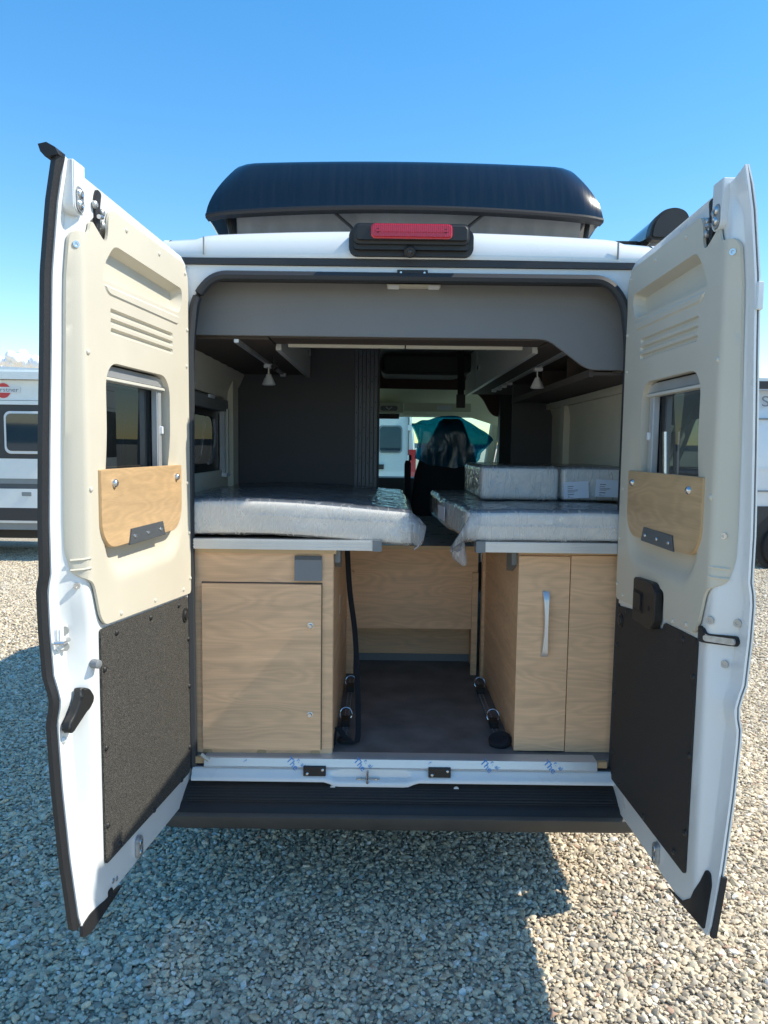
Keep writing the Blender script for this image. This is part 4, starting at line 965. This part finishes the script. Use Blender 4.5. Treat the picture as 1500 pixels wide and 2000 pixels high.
ribbon('strap_tail', curve([(.40, .12, .585), (.425, .115, .585), (.434, .12, .585)]), (0, .002, .024), .003, 'webbing', sp_)

# --- cab end of the interior
box('roof_bar', (-.118, 1.70, 2.325), (.55, 1.78, 2.405), 'black_plastic', van, .004)
lb = box('pictogram_label', (-.112, 1.694, 2.345), (.062, 1.6995, 2.378), 'paper', van, 0)
tag(lb, 'small white label strip with dark pictograms')
for i, x in enumerate((-.095, -.06, -.025, .008, .038)):
    b_ = B()
    if i in (0, 1): b_.cyl((x, 1.694, 2.366), (x, 1.6925, 2.366), .005, seg=10); b_.prism([(x - .009, 2.358), (x + .009, 2.358), (x + .005, 2.349), (x - .005, 2.349)], XZ, 1.6925, 1.694)
    elif i == 2: b_.box((x - .004, 1.6925, 2.349), (x + .004, 1.694, 2.362)); b_.cyl((x, 1.694, 2.369), (x, 1.6925, 2.369), .004, seg=10)
    elif i == 3: b_.prism([(x - .002, 2.372), (x + .002, 2.372), (x + .001, 2.356), (x - .001, 2.356)], XZ, 1.6925, 1.694)
    else: b_.prism([(x - .013, 2.355), (x + .016, 2.355), (x + .016, 2.362), (x + .008, 2.369), (x - .013, 2.369)], XZ, 1.6925, 1.694)
    b_.obj('pictogram', 'ink', lb, 0)
box('cab_bulkhead', (-.93, 3.02, 2.20), (.93, 3.06, 2.41), 'dark_brown2', van, .004) if 'dark_brown2' in M else None
mat('dark_brown2', (0.085, 0.052, 0.042), 0.75, vary=0.08)
bk = [(-.93, 2.195), (.58, 2.185), (.66, 2.13), (.72, 2.02), (.76, 1.985), (.93, 1.98), (.93, 2.41), (-.93, 2.41)]
B().prism(round_poly(bk, [.01, .05, .06, .05, .03, .01, .01, .01]), XZ, 3.02, 3.05, .004).obj('cab_bulkhead', 'dark_brown2', van)
bag = B().prism(round_poly([(-.12, 2.255), (.42, 2.25), (.58, 2.30), (.62, 2.40), (-.12, 2.40)], .05), XZ, 2.55, 2.95, .03, 3).obj('overhead_bunk', 'seal_grey', van, 50)
ribbon('bunk_strap', curve([(.425, 2.40, 2.405), (.43, 2.40, 2.25), (.432, 2.40, 2.10)]), (.045, 0, 0), .004, 'webbing', van)
box('strap_buckle', (.402, 2.385, 2.015), (.462, 2.41, 2.105), 'black_plastic', van, .008)
# windscreen header lining, lamp console, cab side trims
hd_r = []
for (Y, z) in ((3.05, 2.235), (3.25, 2.23), (3.45, 2.20), (3.60, 2.10), (3.64, 2.03), (3.68, 2.01)):
    hd_r.append([(x, Y, z - .30 * max(0, abs(x) - .62)) for x in np.linspace(-.88, .88, 23)] + [(x, Y + .03, z + .02 - .30 * max(0, abs(x) - .62)) for x in np.linspace(.88, -.88, 23)])
B().loft(hd_r).obj('header_lining', 'headliner', van, 60)
cn = B().box((-.17, 3.34, 2.02), (.06, 3.62, 2.10), .02, 3).obj('lamp_console', 'headliner', van)
B().prism(rrect(-.125, 2.035, .015, 2.075, .018), XZ, 3.333, 3.345, .003).obj('console_lens', 'grey_plastic', cn)
B().tube([(-.08, 3.33, 2.065), (-.055, 3.328, 2.045), (-.03, 3.33, 2.065)], .004, 6).obj('console_button', 'lamp_white', cn)
B().box((-.14, 3.44, 1.975), (.03, 3.50, 2.015), .012, 3).obj('rear_mirror', 'black_plastic', cn)
vs_ = B().box((.07, 3.42, 2.035), (.62, 3.46, 2.105), .012, 3).obj('sun_visor', 'headliner', van)
box('visor_label', (.34, 3.4155, 2.05), (.46, 3.419, 2.09), 'paper', vs_, 0)
box('belt_pillar', (.785, 2.92, .6), (.95, 3.015, 2.20), 'seal_grey', van, .02)
for sgn in (-1, 1):
    sheet('cab_side_lining', [(2.0, .6), (4.2, .6), (4.2, 1.5), (3.66, 2.12), (3.4, 2.25), (2.0, 2.25)], [resample(shrink(resample(cabwin, .06), .01), .06)] + ([resample(shrink(sl_win, .0), .06)] if sgn > 0 else []), (lambda sg: (lambda u, w, t: (sg * (side_x(w) - .05 + t - .10 * smooth01((u - 3.6) / 1.6)), u, w)))(sgn), lambda u, w: 0, 'headliner', van, grid=.2, skirt=.03, step=.1)
# driver's seat with its high back, seen from behind
seat = empty('driver_seat', (.34, 2.70, .62), 'dark high-backed cab seat half covered by blue plastic', 'seat')
def back_ring(z, x0, x1, y0, y1, n=22):
    out = []
    for k in range(n):
        a = 2 * math.pi * k / n; cx, cy = math.cos(a), math.sin(a); e = .5
        out.append(((x0 + x1) / 2 - .34 + (x1 - x0) / 2 * math.copysign(abs(cx) ** e, cx), (y0 + y1) / 2 - 2.70 + (y1 - y0) / 2 * math.copysign(abs(cy) ** e, cy), z - .62))
    return out
B().loft([back_ring(*q) for q in ((1.10, .10, .62, 2.58, 2.80), (1.22, .095, .63, 2.57, 2.79), (1.40, .115, .62, 2.58, 2.78), (1.55, .135, .605, 2.60, 2.77), (1.66, .17, .58, 2.61, 2.77), (1.735, .205, .555, 2.62, 2.76))]).obj('backrest', 'seat_fabric', seat, 60)
B().loft([back_ring(*q) for q in ((1.737, .207, .553, 2.625, 2.76), (1.80, .245, .53, 2.63, 2.76), (1.88, .285, .50, 2.64, 2.76), (1.93, .31, .48, 2.65, 2.75), (1.95, .34, .455, 2.67, 2.74))]).obj('headrest', 'seat_fabric', seat, 60)
B().loft([back_ring(*q) for q in ((.98, .09, .64, 2.6, 3.15), (1.06, .08, .65, 2.58, 3.18), (1.14, .10, .63, 2.62, 3.15))]).obj('cushion', 'seat_fabric', seat, 60)
B().box((.10 - .34, 2.72 - 2.70, 0), (.60 - .34, 3.05 - 2.70, .40), .02).obj('seat_base', 'black_plastic', seat)
B().loft([[(x - .34, y - 2.70, z - .62) for (x, y) in ((.060, 2.60), (.105, 2.60), (.105, 2.70), (.060, 2.70))] for z in (1.10, 1.30, 1.50, 1.62)] + [[(x - .34, y - 2.70, 1.645 - .62) for (x, y) in ((.068, 2.61), (.098, 2.61), (.098, 2.69), (.068, 2.69))]]).obj('armrest', 'seat_fabric', seat, 50)
# blue plastic cover thrown over the headrest
gu, gv_ = 44, 16; cv = []; cf = []
topl = [(0, (.105, 1.915)), (.12, (.17, 1.93)), (.28, (.27, 1.955)), (.40, (.33, 1.972)), (.55, (.45, 1.972)), (.66, (.53, 1.925)), (.80, (.62, 1.875)), (.93, (.69, 1.825)), (1, (.705, 1.80))]
heml = [(0, (.115, 1.895)), (.12, (.165, 1.78)), (.20, (.135, 1.66)), (.32, (.24, 1.615)), (.5, (.41, 1.595)), (.68, (.56, 1.625)), (.76, (.60, 1.66)), (.88, (.60, 1.70)), (1, (.69, 1.785))]
def pol(tab, s):
    for (a, pa), (b, pb) in zip(tab, tab[1:]):
        if s <= b: t = (s - a) / (b - a); return pa[0] + (pb[0] - pa[0]) * t, pa[1] + (pb[1] - pa[1]) * t
    return tab[-1][1]
for side_ in (0, 1):
    for i in range(gu + 1):
        s = i / gu; a_, b_ = pol(topl, s), pol(heml, s)
        for j in range(gv_ + 1):
            t = j / gv_; x = a_[0] + (b_[0] - a_[0]) * t; z = a_[1] + (b_[1] - a_[1]) * t
            core = smooth01((.5 - abs(x - .38) * 1.35) / .25)
            y = (2.60 if side_ == 0 else 2.80) if False else 2.70 + (-1 if side_ == 0 else 1) * (.012 + .105 * core * smooth01(t * 3.5) * (1.0 if side_ == 0 else .9))
            y += .016 * noise.noise(Vector((s * 16, t * 2.2, side_ * 5))) * (0.3 + t)
            cv.append((x + .006 * noise.noise(Vector((s * 9, t * 5, 3))), y, z + .008 * noise.noise(Vector((s * 11, t * 3, 9)))))
o1 = gu + 1
for side_ in (0, 1):
    bse = side_ * o1 * (gv_ + 1)
    for i in range(gu):
        for j in range(gv_):
            q = bse + i * (gv_ + 1) + j; cf.append((q, q + gv_ + 1, q + gv_ + 2, q + 1))
for i in range(gu):
    q = i * (gv_ + 1); p_ = o1 * (gv_ + 1) + q; cf.append((q, p_, p_ + gv_ + 1, q + gv_ + 1))
cov = raw('plastic_cover', cv, cf, 'blue_film', None, 60)
tag(cov, 'crumpled translucent blue plastic cover over the top of the cab seat', 'plastic cover')

# ================================================================== mattresses in their bags
def padded(x0, x1, y0, y1, z0, z1, r, deform=None, n=(26, 26, 7), grow=0.0, crease=0.0, seed=0, onlytop=None):
    x0 -= grow; x1 += grow; y0 -= grow; y1 += grow; z0 -= grow * .3; z1 += grow
    bm = bmesh.new(); idx = {}
    def vert(i, j, k):
        key = (i, j, k)
        if key in idx: return idx[key]
        p = Vector((x0 + (x1 - x0) * i / n[0], y0 + (y1 - y0) * j / n[1], z0 + (z1 - z0) * k / n[2]))
        c = Vector((min(max(p.x, x0 + r), x1 - r), min(max(p.y, y0 + r), y1 - r), min(max(p.z, z0 + r), z1 - r)))
        d = p - c
        if d.length > 1e-9:
            nrm = d.normalized(); p = c + nrm * r
        else: nrm = Vector((0, 0, 1))
        if crease:
            q = Vector((p.x * 7, p.y * 7, p.z * 9 + seed)); a_ = noise.noise(q); b_ = noise.noise(Vector((p.x * 22 + p.z * 20, p.y * 22, p.z * 10 + seed)))
            p = p + nrm * crease * (a_ * .6 + (1 - abs(b_) * 2) * .35)
        if deform: p = deform(p)
        idx[key] = bm.verts.new(p); return idx[key]
    for i in range(n[0]):
        for j in range(n[1]):
            for k in (0, n[2]): bm.faces.new((vert(i, j, k), vert(i + 1, j, k), vert(i + 1, j + 1, k), vert(i, j + 1, k)))
    for i in range(n[0]):
        for k in range(n[2]):
            for j in (0, n[1]): bm.faces.new((vert(i, j, k), vert(i + 1, j, k), vert(i + 1, j, k + 1), vert(i, j, k + 1)))
    for j in range(n[1]):
        for k in range(n[2]):
            for i in (0, n[0]): bm.faces.new((vert(i, j, k), vert(i, j + 1, k), vert(i, j + 1, k + 1), vert(i, j, k + 1)))
    bmesh.ops.recalc_face_normals(bm, faces=bm.faces); return bm
def bm_obj(name, bm, material, parent=None, smooth=60):
    me = bpy.data.meshes.new(name); bm.to_mesh(me); bm.free(); return finish(name, me, material, parent, smooth)
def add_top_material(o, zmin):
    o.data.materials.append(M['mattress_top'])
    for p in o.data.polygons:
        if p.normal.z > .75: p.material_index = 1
def mattress(name, label, ext, r, deform, crease, seed, group=None, topdark=True):
    m_ = empty(name, (0, 0, 0), label, 'mattress' if 'mattress' in name else 'cushion', group)
    core = bm_obj('foam_core', padded(*ext, r, deform), 'mattress_cloth', m_)
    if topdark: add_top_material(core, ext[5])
    wrap = bm_obj('plastic_wrap', padded(*ext, r, deform, n=(90, 60, 16), grow=.006, crease=crease, seed=seed), 'clear_film', m_)
    return m_, core, wrap
def dl(p):       # the left mattress sags towards its free end and lifts off the rail behind
    s = (p.x + .85) / .9; dz = -.030 * smooth01(s) ** 1.5 + .020 * math.sin(math.pi * max(0, min(1, s))) * .6
    if p.y > .9: p = p + Vector((0, 0, -.01))
    return p + Vector((.012 * noise.noise(Vector((p.z * 9, p.y * 3, 1))), .008 * noise.noise(Vector((p.x * 4, p.z * 5, 2))), dz))
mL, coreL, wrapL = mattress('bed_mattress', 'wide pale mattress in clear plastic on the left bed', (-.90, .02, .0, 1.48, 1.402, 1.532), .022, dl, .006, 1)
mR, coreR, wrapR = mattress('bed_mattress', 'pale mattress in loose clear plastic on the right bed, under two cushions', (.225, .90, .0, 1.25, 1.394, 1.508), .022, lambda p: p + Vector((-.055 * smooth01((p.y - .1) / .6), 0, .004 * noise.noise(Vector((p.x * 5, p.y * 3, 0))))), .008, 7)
c1, coreA, wrapA = mattress('bed_cushion', 'plastic-wrapped cushion on the right mattress, nearer the cab seat', (.335, .672, .46, 1.10, 1.520, 1.660), .02, None, .005, 11, 'cushions on the right mattress')
c2, coreB, wrapB = mattress('bed_cushion', 'plastic-wrapped cushion with two paper labels on the right mattress', (.684, .955, .46, 1.10, 1.520, 1.660), .02, None, .005, 17, 'cushions on the right mattress')
# loose bag ends
def bag(name, parent, rows, seed):
    rg = []
    for (c, a, b, wv) in rows:       # centre, half axes along two directions
        ring = []
        for k in range(26):
            t = 2 * math.pi * k / 26; f = 1 + .22 * noise.noise(Vector((math.cos(t) * 2.2, math.sin(t) * 2.2, seed + wv * 3)))
            ring.append(Vector(c) + Vector(a) * math.cos(t) * f + Vector(b) * math.sin(t) * f)
        rg.append(ring)
    return B().loft(rg, cap=False).obj(name, 'bag_film', parent, 70)
bag('bag_end', mL, [((-.02, .05, 1.435), (0, .07, 0), (0, 0, .062), 0), ((.02, .045, 1.435), (0, .065, 0), (0, 0, .060), .4), ((.045, .03, 1.425), (0, .05, .01), (.005, 0, .050), .8), ((.055, .02, 1.405), (.0, .035, .01), (.018, 0, .036), 1.2), ((.045, .0, 1.375), (.004, .02, 0), (.018, 0, .012), 1.6), ((.035, -.005, 1.362), (.004, .012, 0), (.010, 0, .006), 2.0)], 3)
bag('bag_end', mR, [((.27, .06, 1.45), (0, .085, 0), (.01, 0, .060), 0), ((.225, .04, 1.445), (0, .08, 0), (.015, 0, .062), .4), ((.195, .02, 1.41), (.01, .06, .0), (.030, 0, .055), .9), ((.19, .0, 1.37), (.028, .0, .01), (.0, .04, .01), 1.4), ((.20, -.01, 1.335), (.024, .0, .006), (0, .028, .0), 1.9), ((.218, -.012, 1.306), (.008, 0, .004), (0, .012, .0), 2.4)], 9)
def strip(parent, x0, x1, y, z, h, seed, dz=0.0, base=None):
    v = []; f = []; n_ = 40
    for i in range(n_ + 1):
        s = i / n_; X = x0 + (x1 - x0) * s
        zz = z + dz * s + .003 * noise.noise(Vector((s * 9, seed, 0))); hh = h * (.75 + .5 * abs(noise.noise(Vector((s * 13, seed, 4)))))
        yy = y + .0015 * noise.noise(Vector((s * 20, seed, 8)))
        v += [(X, yy, zz - hh / 2), (X, yy, zz + hh / 2)]
    for i in range(n_): f.append((2 * i, 2 * i + 2, 2 * i + 3, 2 * i + 1))
    return raw('tape_seam', v, f, 'tape_film', parent, 60)
film('tape_film', (0.95, 0.96, 0.97), 0.35, (0.80, 0.83, 0.86), 0.12, 30, 0.8, (2, 1, 1))
strip(mL, -.55, .03, -.0105, 1.487, .010, 2, -.028); strip(mR, .24, .87, -.0105, 1.455, .010, 5, .0)
# paper labels on the cushions and the mattress (text as printed lines)
def paper(parent, cx, y, cz, w_, h_, rot):
    Mx = Matrix.Translation((cx, y, cz)) @ Matrix.Rotation(rot, 4, 'Y')
    fn = lambda u, v, t: Mx @ Vector((u, t, v))
    p = B().prism([(-w_ / 2, -h_ / 2), (w_ / 2, -h_ / 2), (w_ / 2, h_ / 2), (-w_ / 2, h_ / 2)], fn, -.0006, .0006).obj('paper_label', 'paper', parent, 0)
    for (u0, u1, v, th) in ((-.34, -.10, .22, .05), (-.34, -.14, .10, .035), (-.34, .08, .0, .03), (-.34, .05, -.06, .025), (-.34, -.06, -.12, .025), (-.34, -.10, -.26, .055), (-.34, -.26, -.38, .03), (-.34, -.12, -.44, .02)):
        B().prism([(u0 * w_, (v - th / 2) * h_), (u1 * w_, (v - th / 2) * h_), (u1 * w_, (v + th / 2) * h_), (u0 * w_, (v + th / 2) * h_)], fn, -.0012, -.0006).obj('printed_line', 'ink_grey', p, 0)
paper(c2, .742, .4480, 1.566, .108, .072, R(-3.5)); paper(c2, .880, .4480, 1.574, .108, .074, R(2))
fnm = lambda u, v, t: (.172 + t, u, v)
lb2 = B().prism([(.44, 1.425), (.58, 1.425), (.58, 1.485), (.44, 1.485)], lambda u, v, t: (.2085 - .055 * smooth01((u - .1) / .6) + t, u, v), -.001, .001).obj('paper_label', 'paper', mR, 0)

# ================================================================== neighbouring vehicles
def wheel(parent, c, r=.34, wd=.23):
    wh = B().lathe(Vector(c) - Vector((0, wd / 2, 0)), (0, 1, 0), [(0, r * .58), (0, r * .88), (.02, r * .97), (.06, r), (wd - .06, r), (wd - .02, r * .97), (wd, r * .88), (wd, r * .58)], 40).obj('wheel', 'tyre', parent)
    B().lathe(Vector(c) - Vector((0, wd / 2 - .015, 0)), (0, 1, 0), [(0, .05), (.02, .07), (.05, r * .5), (.01, r * .57), (.03, r * .6)], 28).obj('rim', 'rim', wh)
    return wh
# motorhome at the left, its long side towards us
YL = 8.0; xa, xb = -11.2, -4.75
mh = empty('motorhome', (-7.9, YL + 1.1, 0), 'white motorhome with dark window band parked behind the left door', 'motorhome')
def mp(o):
    o.matrix_parent_inverse = Matrix.Translation((7.9, -YL - 1.1, 0)); return o
mat('motorhome_white', (0.78, 0.80, 0.77), 0.35, coat=0.3, vary=0.03)
mat('motorhome_dark', (0.030, 0.033, 0.038), 0.35)
zz = lambda z: 1.74 + (z - 1.74) * (YL + 2.75) / 9.25
body = [(zz(2.51), zz(2.60), 'motorhome_white', -.10), (zz(2.258), zz(2.505), 'motorhome_white', .0), (zz(2.205), zz(2.254), 'motorhome_white', -.012), (zz(1.54), zz(2.205), 'motorhome_dark', .005), (zz(1.29), zz(1.54), 'motorhome_white', .0), (zz(1.226), zz(1.29), 'motorhome_grey', .010), (zz(1.165), zz(1.226), 'slate_plate', .02), (zz(.925), zz(1.165), 'motorhome_white', -.008), (zz(.765), zz(.925), 'motorhome_dark', .0), (zz(.735), zz(.765), 'aluminium', -.015), (zz(.648), zz(.735), 'motorhome_grey', .02)]
for (z0, z1, mt, dy) in body: mp(B().box((xa, YL + dy, z0 + .001), (xb, YL + 2.2, z1 - .001), .008).obj('side_panel', mt, mh))
mp(B().box((xa + .1, YL + .15, zz(2.60)), (xb - .1, YL + 2.1, zz(2.645)), .02).obj('roof', 'motorhome_white', mh))
for k in (0,): mp(B().prism(round_poly([(-6.4, zz(2.64)), (-4.95, zz(2.64)), (-5.15, zz(2.69)), (-6.0, zz(2.72))], .03), lambda u, w, t: (u, t, w), YL + .5, YL + 1.1, .01).obj('roof_vent', 'aluminium', mh))
wx0, wx1 = -5.56, -4.90
mhw = mp(B().prism(rrect(wx0, zz(1.60), wx1, zz(2.125), .09), XZ, YL - .030, YL + .006, .008).obj('window', 'white_plain', mh))
g_ = B().prism(rrect(wx0 + .035, zz(1.635), wx1 - .035, zz(2.095), .07), XZ, YL - .036, YL - .029, .002).obj('pane', 'glass_blue', mhw) if 'glass_blue' in M else None
mat('glass_blue', (0.010, 0.030, 0.045), 0.03, coat=0.2, spec=0.6)
B().prism(rrect(wx0 + .035, zz(1.635), wx1 - .035, zz(2.095), .07), XZ, YL - .038, YL - .029, .002).obj('pane', 'glass_blue', mhw)
mhw.matrix_parent_inverse = Matrix.Translation((7.9, -YL - 1.1, 0))
mp(B().prism(rrect(-5.34, zz(1.075), -5.20, zz(1.125), .01), XZ, YL - .016, YL, .004).obj('hatch_handle', 'motorhome_grey', mh))
lg = B().lathe((-5.565, YL + .002, zz(2.375)), (0, -1, 0), [(0, .118), (.006, .118)], 32).obj('logo_disc', 'white_plain', mh); mp(lg)
mp(B().lathe((-5.565, YL - .004, zz(2.375)), (0, -1, 0), [(0, .106), (.004, .106)], 32).obj('logo_red', 'red_logo', mh))
mp(B().box((-5.84, YL - .012, zz(2.35)), (-5.315, YL - .003, zz(2.42)), .002).obj('logo_plate', 'white_plain', mh))
mp(text_obj('logo_text', 'Bürstner', .088, 'ink_grey', mh, Matrix.Translation((-5.34, YL - .0135, zz(2.385))) @ Matrix.Rotation(R(90), 4, 'X') @ Matrix.Scale(1.22, 4, (1, 0, 0)), align='RIGHT'))
for x in (-9.9, -6.6): mp(wheel(mh, (x, YL + .3, .34)))
mp(B().box((xa + .3, YL + .4, .30), (xb - .4, YL + 1.9, .52), .02).obj('chassis', 'black_plastic', mh))
# camper van at the right, its flank towards us
YR = 8.2; zr = lambda z: 1.74 + (z - 1.74) * (YR + 2.75) / 9.25
cvn = empty('camper_van', (8.0, YR + 1, 0), 'white van with dark awning parked behind the right door', 'camper van')
def rp(o):
    o.matrix_parent_inverse = Matrix.Translation((-8.0, -YR - 1, 0)); return o
ra, rb = 5.0, 10.8
prof = [(YR + .02, zr(1.06)), (YR, zr(1.25)), (YR, zr(1.5)), (YR + .015, zr(2.14)), (YR + .05, zr(2.22)), (YR + .10, zr(2.50)), (YR + .25, zr(2.58)), (YR + 1.8, zr(2.60)), (YR + 2.0, zr(1.5)), (YR + 2.0, zr(1.06))]
rp(B().loft([[(x, y, z) for (y, z) in prof] for x in (ra, 7, 9, rb)]).obj('body', 'white_paint', cvn, 40))
rp(B().box((ra, YR - .012, zr(2.135)), (rb, YR + .03, zr(2.155)), .004).obj('roof_gutter', 'motorhome_grey', cvn))
rp(B().box((ra, YR - .012, zr(1.515)), (rb, YR + .02, zr(1.545)), .006).obj('side_crease', 'white_plain', cvn))
rp(B().box((ra, YR - .018, zr(1.24)), (rb, YR + .02, zr(1.262)), .004).obj('rub_strip', 'motorhome_grey', cvn))
rp(B().box((ra, YR - .004, .36), (rb, YR + 1.95, zr(1.058)), .02).obj('lower_skirt', 'motorhome_dark', cvn))
awr = rp(B().box((ra - .1, YR - .08, zr(2.515)), (10.4, YR + .10, zr(2.60)), .03, 3).obj('awning', 'seal_grey', cvn))
B().box((ra - .1, YR - .06, zr(2.60)), (10.4, YR + .12, zr(2.64)), .01).obj('awning_lid', 'aluminium', awr); B().box((5.55, YR - .086, zr(2.545)), (5.85, YR - .079, zr(2.575)), 0).obj('awning_badge', 'paper', awr)
for ch in awr.children: ch.matrix_parent_inverse = Matrix.Identity(4)
rp(text_obj('side_lettering', 'Sunlight', .22, 'ink_grey', cvn, Matrix.Translation((5.42, YR + .03, zr(2.355))) @ Matrix.Rotation(R(90 - 8), 4, 'X') @ Matrix.Scale(1.25, 4, (1, 0, 0)), align='LEFT'))
rp(B().lathe((5.86, YR - .010, .40), (0, 1, 0), [(0, .47), (.03, .45), (.05, .44)], 40).obj('wheel_arch', 'black_rubber', cvn))
rp(wheel(cvn, (5.86, YR + .03, .345), .345))
rp(wheel(cvn, (9.4, YR + .12, .345), .345))
# white van ahead, its back seen through the windscreen
YA = 11.0
va = empty('parked_van', (-.55, YA + 2.4, 0), 'white van seen from behind through the windscreen', 'van')
def ap(o):
    o.matrix_parent_inverse = Matrix.Translation((.55, -YA - 2.4, 0)); return o
x0, x1 = -1.60, .50
sec = [(x0 + .02, .45), (x0, 1.1), (x0 + .04, 1.9), (x0 + .12, 2.45), (x0 + .3, 2.55), (x1 - .3, 2.55), (x1 - .12, 2.45), (x1 - .04, 1.9), (x1, 1.1), (x1 - .02, .45)]
ap(B().prism(round_poly(sec, .06), lambda u, w, t: (u, t + .05 * smooth01((w - 1.2) / 1.3) * (t < YA + 1), w), YA, YA + 4.6, .03, 3).obj('body', 'white_paint', va, 50))
for (a_, b_) in ((-1.30, -.68), (-.20, .235)):
    f_ = ap(B().prism(rrect(a_, 1.63, b_, 2.14, .07), lambda u, w, t: (u, t + .05 * smooth01((w - 1.2) / 1.3), w), YA - .012, YA + .03, .004).obj('rear_window', 'motorhome_grey', va))
    B().prism(rrect(a_ + .025, 1.655, b_ - .025, 2.115, .06), lambda u, w, t: (u, t + .05 * smooth01((w - 1.2) / 1.3), w), YA - .018, YA - .010, .002).obj('pane', 'glass_blue', f_)
ap(B().box((-.555, YA - .006, .55), (-.545, YA + .06, 2.45), 0).obj('door_gap', 'seal_grey', va))
ap(B().box((.345, YA - .02, .55), (.355, YA + .06, 2.42), 0).obj('door_gap', 'seal_grey', va))
for a_, b_ in ((x0 + .02, x0 + .15), (x1 - .14, x1 - .01)):
    ap(B().box((a_, YA - .03, 1.05), (b_, YA + .08, 1.70), .02).obj('tail_light', 'red_lens', va))
for z in (1.5, 2.05): ap(B().box((.33, YA - .03, z), (.41, YA + .03, z + .10), .01).obj('hinge', 'white_paint', va))
ap(B().box((x0 + .05, YA - .12, .38), (x1 - .05, YA + .1, .60), .03).obj('bumper', 'bumper_plastic', va))
ap(B().box((-.26, YA - .02, 1.33), (-.10, YA + .02, 1.42), .01).obj('door_handle', 'black_plastic', va))
for x in (x0 + .25, x1 - .25):
    c = Vector((x - .11, YA + .95, .34)); ap(B().lathe(c, (1, 0, 0), [(0, .2), (0, .3), (.03, .34), (.19, .34), (.22, .3), (.22, .2)], 28).obj('wheel', 'tyre', va))

# put each thing's origin at its base
def rebase(o, loc):
    o.location = loc
    for ch in o.children: ch.matrix_parent_inverse = Matrix.Translation(-Vector(loc))
rebase(mL, (-.44, .74, 1.402)); rebase(mR, (.55, .62, 1.394)); rebase(c1, (.50, .78, 1.52)); rebase(c2, (.82, .78, 1.52)); rebase(stp, (-.20, .13, .565))
